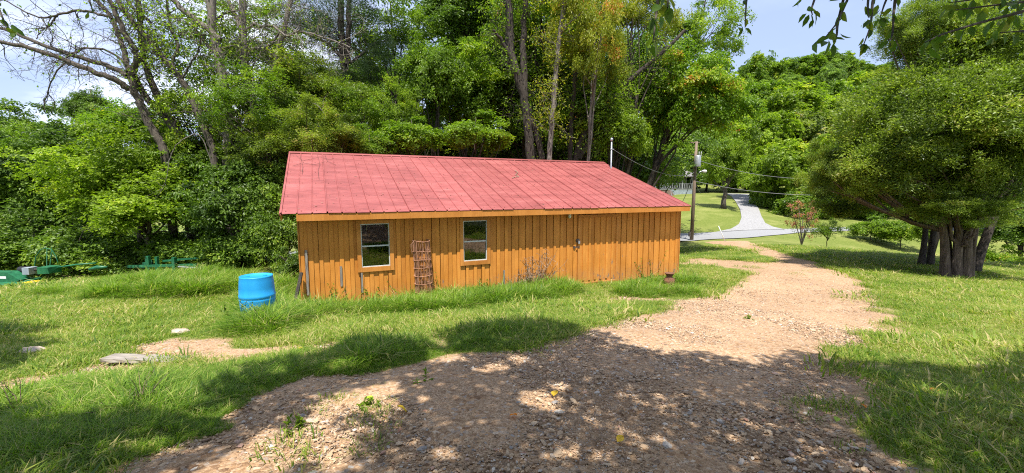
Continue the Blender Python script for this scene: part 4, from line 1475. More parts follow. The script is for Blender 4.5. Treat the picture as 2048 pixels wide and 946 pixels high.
def extra_crown(root, px, py, rx, ry, Y, proto, mat, limbs=14):
    me, cc, rad = PR[proto]
    c = at(px, py, Y) - root.location
    o = link('crown', me, root, c, M[mat])
    o.scale = (rx / F * Y / rad[0], rx / F * Y / rad[0] * .95, ry / F * Y / rad[2])
    o.rotation_euler = (0, 0, rng.random() * 6)
    mb = MB()
    Rm = np.array(Matrix.Rotation(o.rotation_euler.z, 3, 'Z'))
    cw = (cc * np.array(o.scale)) @ Rm.T + np.array(c)
    st0 = np.array([c.x * .15, c.y * .15, max(1.2, c.z * .45)])
    for i in rng.permutation(len(cw))[:limbs]:
        e = cw[i]; m1 = (st0 + e) / 2 + rng.normal(0, .2, 3)
        mb.tube([st0, (st0 + m1) / 2 + rng.normal(0, .08, 3), m1, (m1 + e) / 2 + rng.normal(0, .12, 3), e], [.07, .055, .04, .025, .01], 5, False)
    if limbs: mb.build('limb', M['bark_cedar'], root, True)
    return o


extra_crown(CD, 1790, 330, 150, 110, 16.5, 'cedar', 'leaf_cedar')
extra_crown(CD, 2010, 330, 130, 130, 15.4, 'cedar', 'leaf_cedar')
extra_crown(CD, 1840, 60, 90, 70, 16.8, 'cedar', 'leaf_cedar')
extra_crown(CD, 1690, 350, 75, 75, 16.8, 'cedar', 'leaf_cedar', 8)
extra_crown(CD, 1920, 420, 95, 55, 15.0, 'cedar', 'leaf_cedar', 8)
extra_crown(CD, 1960, 110, 150, 90, 16.5, 'cedar', 'leaf_cedar')
stems(CD, *cb, bz, [(-.40, 0, -.95, .1, 3.2, .17), (-.16, -.1, -.25, .1, 4.2, .17), (.10, -.14, .2, 0, 4.4, .165), (.34, -.02, .85, .2, 4.0, .16), (-.1, .28, -.3, .5, 3.5, .16), (.2, .2, .5, .5, 3.6, .13)], 'bark_cedar')
q = at(1852, 530, 19)
CD2 = tree('cedar_tree', 'olive cedar with twin thin dark trunks left of the big cedar', 'tree', None, 1740, 385, 120, 75, 19.5, 'cedar', 'leaf_cedar', 'bark_dark', 0, base=(q.x, q.y))
extra_crown(CD2, 1830, 350, 120, 100, 20, 'cedar', 'leaf_cedar')
stems(CD2, q.x, q.y, 0, [(-.2, 0, -.1, .1, 4, .13), (.14, 0, .45, .1, 4, .14)], 'bark_dark')
q = at(1945, 548, 17.5)
CD3 = tree('cedar_tree', 'dark cedar behind the big cedar leaning to the right', 'tree', None, 2090, 200, 150, 180, 18.5, 'cedar', 'leaf_cedar', 'bark_dark', 0, base=(q.x, q.y))
stems(CD3, q.x, q.y, 0, [(0, 0, 1.6, .2, 4.2, .19)], 'bark_dark')
tree('cedar_tree', 'tall dark cedar top against the sky at the upper right', 'tree', None, 1905, 60, 115, 95, 26, 'cedar', 'leaf_pine', 'bark_dark', .2)
tree('tree', 'dark tree low behind the cedar at the right edge', 'tree', None, 2050, 455, 85, 55, 24, 'M', 'leaf_deep', 'bark_dark', .12)
bush('yellow tinged bush on the slope at the right edge', 1995, 520, 48, 30, 23.5, 'leaf_turning')
bush('dull green bush at the right edge below the yellow tinged one', 2050, 540, 42, 24, 21.5, 'leaf_olive')
bush('spreading shrub with dark stems at the road end of the lawn', 1745, 458, 42, 26, 40, 'leaf_mid')
bush('rounded dark hedge bush by the road behind the twin trunks', 1805, 462, 50, 28, 38, 'leaf_mid')
bush('bright vine covered bush beside the twin trunks', 1860, 455, 38, 32, 34, 'leaf_bright')
r_ = tree('shrub', 'small rounded green shrub on the lawn right of the pink flowering one', 'shrub', None, 1657, 461, 31, 19, 31.5, 'shrub', 'leaf_mid', 'bark_dark', .03, nl=16, crown='foliage')

# crepe myrtle
q = hit(1603, 491)
CM = empty('flowering_shrub', q, 0, 'slender shrub with coral pink blossoms beside the gravel drive', 'shrub')
hm_ = at(1603, 397, q.y).z - q.z
mb = MB(); tips = []
for k in range(7):
    a_ = k * .9
    e = np.array([math.cos(a_) * rng.uniform(.3, 1.0), math.sin(a_) * rng.uniform(.3, 1.0), hm_ * rng.uniform(.6, 1.0)])
    P_ = [np.zeros(3), e * np.array([.25, .25, .3]), e * np.array([.6, .6, .65]), e]
    mb.tube(P_, [.035, .028, .02, .008], 5, False)
    for _ in range(6):
        s = rng.uniform(.4, 1); b0 = e * np.array([s, s, s]); t_ = b0 + rng.normal(0, .3, 3) + np.array([0, 0, .1])
        mb.tube([b0, (b0 + t_) / 2 + rng.normal(0, .03, 3), t_], [.01, .008, .004], 3, False); tips.append(t_)
    tips.append(e)
mb.build('stem', M['bark_pale'], CM, True)
tips = np.array(tips)
li = rng.integers(0, len(tips), 1500)
link('foliage', leaf_mesh('foliage', tips[li] + rng.normal(0, .16, (1500, 3)) - [0, 0, .1], rng.normal(0, 1, (1500, 3)), rng.normal(0, .5, (1500, 3)) + [0, 0, 1], rng.uniform(.06, .1, 1500), .5, rng.random(1500), M['leaf_olive']), CM)
ft = tips[rng.permutation(len(tips))[:20]]
li = rng.integers(0, len(ft), 1300)
link('blossom', leaf_mesh('blossom', ft[li] + rng.normal(0, .085, (1300, 3)) + [0, 0, .08], rng.normal(0, 1, (1300, 3)), rng.normal(0, 1, (1300, 3)), rng.uniform(.05, .09, 1300), .8, rng.random(1300), M['flower']), CM)

# ---- traced trunks: each tree is real tubes at its own depth


def big_tree(name, label, limbs, Y, bark, twigs=18, twl=1.6, seed=0, leaves=0, mat='leaf_mid', depthvar=.25, tw_r=.014, ground_from=0):
    """limbs: list of (pixel points, r0 px, r1 px, depth offset)"""
    x0, y0 = limbs[0][0][0]
    c = at(x0, y0, Y)
    bz = g1(c.x, Y)
    root = empty(name, (c.x, Y, bz), 0, label, 'tree')
    O = np.array([c.x, Y, bz])
    tp = []
    tw = MB()
    for k, (pts, ra, rb, off) in enumerate(limbs):
        P_ = []
        m_ = len(pts)
        for i, (a_, b_) in enumerate(pts):
            P_.append(np.array(at(a_, b_, Y + off * i / (m_ - 1))) - O)
        if k < 1 + ground_from:
            P_ = [np.array([P_[0][0] + rng.normal(0, .05), 0, -.3])] + P_
        P_ = np.array(P_)
        # resample with small crookedness
        t = np.linspace(0, len(P_) - 1, (len(P_) - 1) * 5 + 1)
        Pr = np.stack([np.interp(t, np.arange(len(P_)), P_[:, j]) for j in range(3)], 1)
        ker = np.array([.25, .5, .25])
        for _ in range(2):
            Pr[1:-1] = Pr[:-2] * .25 + Pr[1:-1] * .5 + Pr[2:] * .25
        Pr[1:-1] += rng.normal(0, .018, Pr[1:-1].shape)
        rad_ = np.linspace(ra, rb, len(Pr)) / F * Y
        MB().tube(Pr, rad_, 9 if ra > 4 else 6, False).build('trunk' if k < 1 + ground_from else 'limb', M[bark], root, True)
        L = np.linalg.norm(np.diff(Pr, axis=0), axis=1).sum()
        for _ in range(int(twigs * L / 6)):
            i = rng.integers(int(len(Pr) * .25), len(Pr) - 1)
            d = unit(Pr[i + 1] - Pr[i] if i + 1 < len(Pr) else Pr[i] - Pr[i - 1])
            dd = unit(d * .6 + rng.normal(0, .7, 3))
            W = wander(Pr[i], dd, twl * rng.uniform(.4, 1.3), 7, .22, .02)
            tw.tube(W, np.linspace(tw_r * 1.3, .004, 8), 4, False)
            for _ in range(5):
                j = rng.integers(2, 8)
                W2 = wander(W[j], rng.normal(0, 1, 3), twl * rng.uniform(.15, .55), 5, .3, .06)
                tw.tube(W2, np.linspace(.0075, .003, 6), 3, False)
                tp.append(W2[-1]); tp.append(W2[3])
                for _ in range(2):
                    W3 = wander(W2[rng.integers(1, 5)], rng.normal(0, 1, 3), twl * rng.uniform(.1, .3), 3, .3, .05)
                    tw.tube(W3, .0035, 3, False)
                    tp.append(W3[-1])
    if tw.n: tw.build('twigs', M[bark], root)['kind'] = 'stuff'
    if leaves and tp:
        tp = np.array(tp)
        li_ = rng.integers(0, len(tp), leaves)
        P0 = tp[li_] + rng.normal(0, .14, (leaves, 3))
        link('crown', leaf_mesh('crown', P0, rng.normal(0, 1, (leaves, 3)), rng.normal(0, .5, (leaves, 3)) + [0, 0, 1], rng.uniform(.07, .14, leaves), .6, .5 + rng.normal(0, .2, leaves), M[mat]), root)
    return root


big_tree('bare_tree', 'dark bare tree with long limbs reaching to the left edge', [
    ([(332, 300), (305, 262), (285, 215), (268, 178), (262, 148)], 8, 6, 0),
    ([(262, 150), (275, 120), (270, 95), (250, 70), (232, 30), (215, -10), (190, -90)], 6, 3, -.8),
    ([(258, 145), (248, 105), (238, 70), (225, 35), (190, -5), (160, -70)], 5, 3, .8),
    ([(258, 180), (235, 160), (190, 145), (130, 120), (70, 98), (0, 84), (-90, 70)], 6, 2.5, -1.5),
    ([(255, 152), (215, 130), (150, 112), (90, 92), (30, 66), (-20, 50), (-80, 25)], 5, 2, 1.),
    ([(225, 37), (190, 24), (150, 20), (110, 32), (75, 36), (40, 18), (0, -5)], 2.6, 1, -.6),
    ([(115, 32), (100, 50), (82, 62), (72, 78)], 1.6, .7, -.3),
    ([(250, 125), (215, 100), (170, 95), (140, 110), (110, 150), (92, 195), (88, 225)], 2.2, .7, -.5)], 17, 'bark', 20, 1.5, leaves=500)
big_tree('leaning_tree', 'grey trunk leaning left with two crossing limbs in the left wood', [
    ([(366, 285), (345, 245), (322, 205), (300, 160), (285, 115), (284, 70), (276, 0), (268, -80)], 7.5, 4, 0),
    ([(360, 275), (330, 232), (300, 205), (280, 175), (268, 150)], 7, 5, -.3),
    ([(300, 45), (270, 20), (245, -10), (220, -60)], 3, 2, .5)], 17.8, 'bark', 18, 1.5, leaves=1200, mat='leaf_mid')
big_tree('leaning_tree', 'tall grey trunk leaning left over the vine covered tree', [
    ([(428, 300), (412, 262), (392, 220), (372, 175), (350, 140), (322, 110), (300, 80), (268, 48), (240, 10), (205, -60)], 7, 4, 0),
    ([(345, 132), (358, 90), (340, 55), (335, 10), (325, -60)], 3, 2, .6),
    ([(362, 160), (380, 130), (398, 100), (402, 60)], 2, 1, -.6)], 17.2, 'bark', 22, 1.6, leaves=2400, mat='leaf_bright')
big_tree('grey_trunk_tree', 'thick mottled trunk with a forked top near the left end of the roof', [
    ([(458, 345), (455, 300), (460, 250), (450, 190), (440, 120), (425, 60), (423, -40)], 11, 7, 0),
    ([(440, 80), (400, 45), (365, 20), (335, -15), (300, -60)], 6, 4, -.5),
    ([(428, 80), (428, 40), (412, 0), (408, -60)], 5, 3, .5),
    ([(445, 120), (410, 85), (388, 55)], 4, 2, .3)], 17.6, 'bark_pale', 20, 1.7, leaves=2400, mat='leaf_mid')
big_tree('grey_trunk_tree', 'mottled trunk with dark upper limbs rising from the left end of the roof', [
    ([(486, 345), (500, 290), (512, 235), (495, 170), (488, 110), (485, 50), (486, -50)], 11, 6, 0),
    ([(488, 70), (470, 30), (452, -10)], 5, 3, .3), ([(430, 44), (448, 26), (470, 22)], 2.4, 1.6, 0),
    ([(490, 65), (508, 45), (520, 55), (545, 50), (575, 75), (600, 60)], 3, 1.4, -.7),
    ([(495, 100), (530, 95), (555, 80)], 2.4, 1, .6)], 18.2, 'bark_pale', 22, 1.7, leaves=1800, mat='leaf_olive')
big_tree('leaning_tree', 'pale bare trunk leaning right above the left end of the roof', [
    ([(528, 320), (540, 215), (548, 130), (565, 70), (578, 20), (590, -50)], 6, 4, 0), ([(562, 75), (600, 62), (640, 72), (700, 95)], 2.6, 1.2, -.5), ([(560, 60), (545, 90), (515, 110), (500, 145)], 2, 1, .4)], 19.5, 'bark_pale', 26, 1.8, leaves=600, mat='leaf_olive')
PN = big_tree('pine_tree', 'dark pine with twin trunks against the sky above the roof', [
    ([(690, 320), (692, 220), (688, 130), (682, 70), (682, 0), (684, -60)], 8, 5, 0),
    ([(695, 130), (698, 60), (697, 0), (700, -60)], 5, 4, .3),
    ([(690, 125), (655, 85), (620, 72), (590, 60)], 3, 1.4, -.6), ([(700, 125), (728, 105), (750, 85), (785, 80)], 3, 1.3, .6)], 24, 'bark_dark', 30, 1.8)
for (px, py, rx, ry, Y) in ((690, 50, 115, 85, 24), (600, 45, 70, 55, 24.5), (760, 130, 60, 45, 24), (660, 160, 90, 30, 23.5)):
    extra_crown(PN, px, py, rx, ry, Y, 'pine', 'leaf_pine', 0)
big_tree('twin_trunk_tree', 'black double trunked tree behind the centre of the shed', [
    ([(1062, 320), (1058, 270), (1050, 200), (1034, 150), (1022, 100), (1020, 40), (1012, -60)], 10, 6, 0),
    ([(1050, 195), (1046, 110), (1048, 40), (1055, -50)], 7, 5, .4),
    ([(1084, 318), (1075, 270), (1060, 235), (1055, 210)], 6, 6, .2),
    ([(1020, 110), (1000, 75), (985, 60)], 4, 2, -.5), ([(1026, 110), (1012, 80), (1018, 40), (1005, -20)], 4, 3, .6)], 21.5, 'bark_dark', 14, 1.6, leaves=2500, mat='leaf_mid')
big_tree('pale_trunk_tree', 'slim pale barked tree right of the black double trunk', [
    ([(1098, 320), (1104, 250), (1110, 180), (1115, 110), (1120, 65), (1130, 0), (1135, -60)], 5.5, 4, 0),
    ([(1118, 75), (1132, 50), (1160, 30)], 2.4, 1.2, -.4)], 20.3, 'bark_pale', 14, 1.4, leaves=3000, mat='leaf_yellow')
big_tree('forked_tree', 'dark tree forking low with stems leaning right behind the right half of the ridge', [
    ([(1150, 320), (1165, 270), (1195, 235), (1225, 195), (1270, 150), (1320, 110), (1370, 60)], 7, 3, 0),
    ([(1158, 318), (1178, 280), (1200, 240), (1255, 175)], 6, 3, .5),
    ([(1140, 320), (1142, 240), (1150, 180), (1152, 90)], 5, 3, -.5), ([(1120, 275), (1150, 235), (1180, 215)], 4, 2, .4)], 22.5, 'bark_dark', 18, 1.8, leaves=3500, mat='leaf_turning')

# ---- the tree whose crown hangs over the camera, leaves culled to shape its shadow
SUNV = np.array(SUN_DIR)
cot = math.cos(SUN_EL) / math.sin(SUN_EL)
SHR = pix([(-330, 930), (-150, 850), (60, 838), (240, 852), (380, 850), (432, 785), (500, 742), (600, 712), (645, 702), (730, 672), (850, 690), (872, 722), (905, 668), (1000, 648), (1095, 648), (1150, 655), (1250, 680),
           (1325, 716), (1430, 704), (1520, 726), (1612, 708), (1700, 738), (1790, 712), (1900, 738), (2048, 712), (2300, 700), (2500, 740)]) + [(13, -1.5), (5, -3.5), (-5, -3.5), (-9, 0)]
HOLES = [(600, 890, 150, 48), (730, 800, 95, 30), (480, 930, 110, 40), (640, 832, 50, 14), (690, 935, 60, 18), (1085, 800, 52, 27), (905, 716, 34, 9), (985, 742, 55, 16), (1120, 770, 24, 9), (1135, 912, 36, 28), (1600, 905, 38, 16), (1545, 858, 20, 11),
         (890, 925, 34, 22), (1320, 880, 26, 10), (1640, 890, 30, 12), (1745, 762, 24, 6), (1870, 795, 38, 12), (1040, 716, 30, 8), (560, 752, 32, 8), (700, 740, 45, 8), (1930, 860, 24, 14), (300, 900, 60, 18), (1300, 785, 20, 7)]
HW = []
for px, py, rx, ry in HOLES:
    c = hit(px, py); a_ = hit(px + rx, py); b_ = hit(px, py - ry)
    HW.append((c.x, c.y, abs(a_.x - c.x), abs(b_.y - c.y)))
LEFTBLOB = pix([(-250, 620), (0, 640), (80, 668), (95, 690), (50, 722), (0, 745), (-250, 800)])


def lands(P):
    z = np.full(len(P), -.3)
    for _ in range(2):
        X_ = P[:, 0] - sun_h.x * cot * (P[:, 2] - z); Y_ = P[:, 1] - sun_h.y * cot * (P[:, 2] - z)
        z = G(X_, Y_)
    return X_, Y_


def shaded(P):
    X_, Y_ = lands(P)
    d = dpoly(X_, Y_, SHR)
    edge = (vnoise(X_, Y_, 2.4, 9) - .5) * .5 + (vnoise(X_, Y_, 7, 10) - .5) * .22
    ok = d + edge > 0
    for (hx_, hy_, ra, rb) in HW:
        rr_ = ((X_ - hx_) / ra) ** 2 + ((Y_ - hy_) / rb) ** 2
        ok &= rr_ > .75 + (vnoise(X_, Y_, 6, 11) - .5) * 1.3
    ok |= dpoly(X_, Y_, LEFTBLOB) + edge > 0
    return ok


ncl = 3900
gx_ = rng.uniform(-10, 13, ncl); gy_ = rng.uniform(-3.5, 7.3, ncl)
hh_ = rng.uniform(5.0, 8.6, ncl)
cl = np.stack([gx_ + sun_h.x * cot * hh_, gy_ + sun_h.y * cot * hh_, hh_ - .3], 1)
cl = cl[shaded(cl)]
li = np.repeat(np.arange(len(cl)), 62)
P0 = cl[li] + rng.normal(0, 1, (len(li), 3)) * np.array([.34, .34, .2])
P0 = P0[shaded(P0)]
P0 = P0[P0[:, 2] > EYE + .44 * np.maximum(P0[:, 1], 0) + .5]
n_ = len(P0)
print('canopy leaves', n_)
tb = (2.2, -4.2)
ST = empty('shade_tree', (tb[0], tb[1], g1(*tb)), 0, 'big broadleaf tree behind the viewpoint whose leafy twigs hang into the top of the view', 'tree')
O_ = np.array(ST.location)
link('crown', leaf_mesh('crown', P0 - O_, rng.normal(0, 1, (n_, 3)) * [1, 1, .4], rng.normal(0, .45, (n_, 3)) + [0, 0, 1], rng.uniform(.09, .15, n_), .58, .5 + rng.normal(0, .22, n_), M['leaf_big']), ST)
mb = MB().tube([(0, 0, -.3), (.05, .1, 1.5), (0, .3, 3), (-.2, .8, 5), (-.3, 1.2, 7.5)], [.38, .3, .26, .2, .1], 12)
for i in rng.permutation(len(cl))[:46]:
    e = cl[i] - O_
    s0 = np.array([-.1, .5, 3.6]) if rng.random() < .5 else np.array([-.2, .8, 5.2])
    e[2] = max(e[2], 4.8)
    m1 = (s0 + e) / 2 + [0, 0, .5]
    mb.tube([s0, (s0 + m1) / 2 + [0, 0, .2], m1, (m1 + e) / 2 + rng.normal(0, .1, 3), e], [.08, .065, .045, .03, .012], 6, False)
mb.build('trunk', M['bark'], ST, True)

# hanging twigs seen at the top of the view: broad pointed leaves, each six-sided and folded


def one_leaf(tint, asp, bend):
    rows = [(0, 0, 0), (.28, .42, .06), (.28, -.42, .06), (.3, 0, 0), (.62, .42, .05 - bend), (.62, -.42, .05 - bend), (.64, 0, -.015 - bend), (1, 0, -.06 - 2.4 * bend)]
    V_ = [(b_ * asp, a_, c_) for a_, b_, c_ in rows]
    me = np_mesh('leaf', V_, [np.array([(1, 4, 6, 3), (3, 6, 5, 2)]), np.array([(0, 1, 3), (0, 3, 2), (4, 7, 6), (6, 7, 5)])], M['leaf_big'], True)
    a_ = me.attributes.new('tint', 'FLOAT', 'POINT')
    a_.data.foreach_set('value', np.full(8, tint, dtype=np.float32))
    return me


LEAVES = [one_leaf(.2 + .13 * k, .42 + .07 * (k % 3), .03 * (k % 4)) for k in range(6)]


def big_leaves(P, D, Nn, Ln, parent):
    D = unit(D); S = unit(np.cross(D, Nn)); Nn = np.cross(S, D)
    for i in range(len(P)):
        o = link('leaf', LEAVES[rng.integers(0, 6)], parent, P[i])
        o.rotation_euler = Matrix((S[i], D[i], Nn[i])).transposed().to_euler()
        o.scale = (Ln[i],) * 3


TW = [  # pixel path, depth, leaves from index, count, leaf length px
    ([(1722, -140), (1712, -40), (1690, 10), (1675, 45), (1646, 80)], 2.6, 12, 27),
    ([(1675, 42), (1674, 70), (1668, 84)], 2.6, 7, 27),
    ([(1650, -60), (1632, -10), (1622, 20), (1625, 30)], 2.7, 9, 24),
    ([(1590, -60), (1600, -8)], 2.7, 6, 20),
    ([(1770, -90), (1745, 0), (1742, 50), (1727, 90)], 2.5, 8, 24),
    ([(1745, -70), (1735, 10), (1738, 35)], 2.4, 9, 26),
    ([(1800, -70), (1788, 20), (1786, 60), (1780, 92)], 2.5, 15, 22),
    ([(1800, -60), (1770, 5), (1760, 35)], 2.6, 9, 22),
    ([(1320, -120), (1318, -30), (1313, 25), (1306, 85)], 1.9, 24, 34),
    ([(1350, -100), (1338, -20), (1335, 15)], 1.9, 10, 30),
    ([(1500, -60), (1492, 10), (1490, 55)], 2.9, 8, 20),
    ([(2200, -60), (2060, 20), (1960, 45), (1880, 70), (1850, 85)], 2.3, 26, 28),
    ([(2250, -40), (2080, 0), (1990, 10), (1910, 20)], 2.4, 20, 26),
    ([(2200, 20), (2110, 40), (2050, 62), (2000, 65)], 2.3, 16, 28),
    ([(2140, -90), (2010, -20), (1940, 0), (1900, 5)], 2.5, 24, 30),
    ([(-60, -80), (-10, 0), (5, 35), (14, 55)], 2.6, 16, 22),
    ([(190, -60), (178, 0), (186, 22)], 2.6, 6, 16),
]

for k, (pts, Y, cnt, lp) in enumerate(TW):
    P_ = np.array([list(at(a_, b_, Y - .12 * i)) for i, (a_, b_) in enumerate(pts)])
    up_ = P_[0] + np.array([rng.normal(0, .3), -.5, 1.2])
    up_[2] = max(up_[2], 5.3)
    full = np.vstack([up_, P_])
    t = np.linspace(0, len(full) - 1, 4 * len(full))
    Pr = np.stack([np.interp(t, np.arange(len(full)), full[:, j]) for j in range(3)], 1)
    Pr[1:-1] = Pr[:-2] * .25 + Pr[1:-1] * .5 + Pr[2:] * .25
    MB().tube(Pr - O_, np.linspace(.012, .0022, len(Pr)), 5, False).build('twig', M['bark'], ST, True)
    tt = rng.uniform(1.2, len(full) - 1, cnt); tt[:3] = len(full) - 1
    Q_ = np.stack([np.interp(tt, np.arange(len(full)), full[:, j]) for j in range(3)], 1)
    D_ = rng.normal(0, .55, (cnt, 3)) + [0, 0, -1.0]
    ll = lp / F * Y * rng.uniform(.6, 1.0, cnt)
    big_leaves(Q_ - O_ + rng.normal(0, .012, (cnt, 3)), D_, rng.normal(0, 1, (cnt, 3)) + [0, -.8, .6], ll, ST)


# ------------------------------------------------------------------ grass, pebbles
def gn_scatter(name, pts, scale, rot, idx, protos, label, cat):
    me = bpy.data.meshes.new(name)
    me.vertices.add(len(pts))
    me.vertices.foreach_set('co', np.asarray(pts, dtype=np.float32).ravel())
    a = me.attributes.new('sc', 'FLOAT_VECTOR', 'POINT'); a.data.foreach_set('vector', np.asarray(scale, dtype=np.float32).ravel())
    a = me.attributes.new('ro', 'FLOAT_VECTOR', 'POINT'); a.data.foreach_set('vector', np.asarray(rot, dtype=np.float32).ravel())
    a = me.attributes.new('ix', 'INT', 'POINT'); a.data.foreach_set('value', np.asarray(idx, dtype=np.int32))
    o = link(name, me)
    ng = bpy.data.node_groups.new(name, 'GeometryNodeTree')
    ng.interface.new_socket('Geometry', in_out='INPUT', socket_type='NodeSocketGeometry')
    ng.interface.new_socket('Geometry', in_out='OUTPUT', socket_type='NodeSocketGeometry')
    gi = ng.nodes.new('NodeGroupInput'); go = ng.nodes.new('NodeGroupOutput')
    jn = ng.nodes.new('GeometryNodeJoinGeometry')
    for p in reversed(protos):
        oi = ng.nodes.new('GeometryNodeObjectInfo')
        oi.inputs['Object'].default_value = p
        oi.inputs['As Instance'].default_value = True
        ng.links.new(oi.outputs['Geometry'], jn.inputs['Geometry'])
    ip = ng.nodes.new('GeometryNodeInstanceOnPoints')
    ip.inputs['Pick Instance'].default_value = True

    def attr(nm, ty):
        n_ = ng.nodes.new('GeometryNodeInputNamedAttribute'); n_.data_type = ty; n_.inputs['Name'].default_value = nm
        return n_.outputs['Attribute']
    er = ng.nodes.new('FunctionNodeEulerToRotation')
    ng.links.new(attr('ro', 'FLOAT_VECTOR'), er.inputs[0])
    ng.links.new(gi.outputs[0], ip.inputs['Points'])
    ng.links.new(jn.outputs[0], ip.inputs['Instance'])
    ng.links.new(attr('ix', 'INT'), ip.inputs['Instance Index'])
    ng.links.new(er.outputs[0], ip.inputs['Rotation'])
    ng.links.new(attr('sc', 'FLOAT_VECTOR'), ip.inputs['Scale'])
    ng.links.new(ip.outputs[0], go.inputs[0])
    md = o.modifiers.new('scatter', 'NODES'); md.node_group = ng
    tag(o, label, cat, kind='stuff')
    return o


def tuft(nb, rad, hgt, wid, bend, mat, dry=.06):
    a = rng.random(nb) * 2 * np.pi
    r = np.sqrt(rng.random(nb)) * rad
    B0 = np.stack([np.cos(a) * r, np.sin(a) * r, np.full(nb, -.02)], 1)
    az = a + rng.normal(0, 1.2, nb)
    h = hgt * rng.uniform(.45, 1.15, nb)
    be = bend * rng.uniform(.3, 1.5, nb) * h
    o_ = np.stack([np.cos(az), np.sin(az), np.zeros(nb)], 1)
    s_ = np.stack([-np.sin(az + rng.normal(0, .5, nb)), np.cos(az), np.zeros(nb)], 1)
    w_ = wid * rng.uniform(.7, 1.3, nb)[:, None]
    Z = np.array([0, 0, 1.0])
    p1 = B0 + o_ * (be * .30)[:, None] + Z * (h * .5)[:, None]
    p2 = B0 + o_ * be[:, None] + Z * (h * (1 - .35 * np.minimum(1, be / h)))[:, None]
    V_ = np.stack([B0 - s_ * w_ * .5, B0 + s_ * w_ * .5, p1 - s_ * w_ * .45, p1 + s_ * w_ * .45, p2], 1).reshape(-1, 3)
    b0 = np.arange(nb) * 5
    me = np_mesh('tuft', V_, [np.stack([b0, b0 + 1, b0 + 3, b0 + 2], 1), np.stack([b0 + 2, b0 + 3, b0 + 4], 1)], M[mat])
    t = np.where(rng.random(nb) < dry, 1.0, .48 + rng.normal(0, .2, nb))
    a_ = me.attributes.new('tint', 'FLOAT', 'POINT')
    a_.data.foreach_set('value', np.repeat(np.clip(t, 0, 1), 5).astype(np.float32))
    return bpy.data.objects.new('tuft', me)


def cand(n, r0, r1, half=66):
    r = rng.uniform(r0, r1, n); a = np.radians(rng.uniform(-half, half, n))
    return r * np.sin(a), r * np.cos(a)


def in_shed(x, y, m=0.0):
    dx_ = x - SA[0]; dy_ = y - SA[1]
    t = dx_ * _wd[0] + dy_ * _wd[1]; s = dx_ * _wn[0] + dy_ * _wn[1]
    return (t > -m) & (t < LEN + m) & (s > -m) & (s < DEP + m), t, s


TALLP = [  # polygons of tall growth, height in metres
    (pix([(455, 655), (480, 672), (560, 672), (600, 645), (700, 632), (900, 625), (1130, 597), (1165, 588), (1150, 572), (900, 590), (700, 600), (600, 600), (480, 585)]), .33),
    (pix([(1225, 590), (1290, 596), (1400, 590), (1410, 560), (1345, 565), (1240, 572)]), .27),
    (pix([(180, 600), (330, 600), (480, 590), (600, 590), (590, 572), (460, 562), (300, 558), (180, 570)]), .42),
    (pix([(-100, 946), (-100, 830), (60, 790), (200, 760), (420, 745), (520, 725), (610, 705), (628, 738), (540, 775), (470, 800), (430, 860), (300, 900), (150, 946)]), .17),
    (pix([(640, 745), (650, 715), (700, 690), (760, 682), (850, 692), (865, 712), (800, 730), (720, 745)]), .20),
    (pix([(-60, 600), (-60, 578), (60, 577), (130, 570), (180, 575), (120, 590)]), .26),
    (pix([(215, 562), (460, 562), (460, 549), (215, 549)]), .38),
    (pix([(905, 705), (912, 670), (1000, 655), (1090, 655), (1100, 668), (1010, 690)]), .17),
]


def tallness(x, y):
    h = np.zeros(len(x))
    for P_, hh in TALLP:
        d = dpoly(x, y, P_)
        h = np.maximum(h, hh * np.clip((d + .28) / .55, 0, 1))
    return h * (.4 + .65 * vnoise(x, y, 1.7, 21) + .55 * vnoise(x, y, 5.5, 22))


tufts_tall = [tuft(30, .36, 1.0, w_, b_, 'grass_blade', d_) for w_, b_, d_ in ((.026, .6, .08), (.022, 1.0, .14), (.030, .75, .06), (.020, 1.3, .25))]
tufts_lawn = [tuft(52, 2.0, 1.0, w_, b_, 'lawn_blade', d_) for w_, b_, d_ in ((.075, .6, .05), (.06, 1.0, .12), (.085, .8, .2))]

# tall grass
x, y = cand(230000, 1.4, 17)
h = tallness(x, y)
ins, t_, s_ = in_shed(x, y, .0)
keep = (h > .05) & ~ins & (rng.random(len(x)) < np.clip(1.5 / (.6 + np.hypot(x, y) * .09), .4, 1) * .8)
dbar = np.hypot(x - B.location.x, y - B.location.y)
keep &= dbar > .27
dk = np.hypot(x - K.location.x, y - (K.location.y - .35))
h = np.where(dk < .5, np.minimum(h, .13), h)
x, y, h = x[keep], y[keep], h[keep]
n_ = len(x)
print('tall tufts', n_)
hs = np.clip(h * rng.uniform(.45, 1.15, n_) * np.where(rng.random(n_) < .06, 1.6, 1), .05, np.where(y < 3.2, .17, .6))
gn_scatter('tall_grass', np.stack([x, y, G(x, y)], 1), np.stack([hs * 1.15, hs * 1.15, hs], 1),
           np.stack([rng.normal(0, .1, n_), rng.normal(0, .1, n_), rng.random(n_) * 6.28], 1), rng.integers(0, 4, n_), tufts_tall,
           'tall unmown green grass growing along the shed and the drive', 'grass')
# lawn
x, y = cand(150000, 1.3, 34)
d_ = np.hypot(x, y)
gmv = gravel_mask(x, y)
p_ = np.clip((.62 - gmv - (vnoise(x, y, 1.9, 31) - .5) * .75) * 2.4, 0, 1)
p_ = np.maximum(p_, np.where((gmv > .5) & (vnoise(x, y, .8, 41) > .78) & (dpoly(x, y, DRIVE) > .3), .05, 0))
thin = np.clip((vnoise(x, y, .55, 51) - .25) * 2.2, .35, 1)
ins, t_, s_ = in_shed(x, y, .02)
keep = (rng.random(len(x)) < p_ * thin) & ~ins
ybar = y < 36
keep &= ybar
x, y, d_ = x[keep], y[keep], d_[keep]
n_ = len(x)
print('lawn tufts', n_)
hs = (.03 + .055 * vnoise(x, y, 1.1, 61)) * rng.uniform(.6, 1.35, n_) * (1 + d_ * .012) * np.where(rng.random(n_) < .04, 2.0, 1)
sx_ = hs * (1 + d_ * .03) * rng.uniform(.85, 1.3, n_)
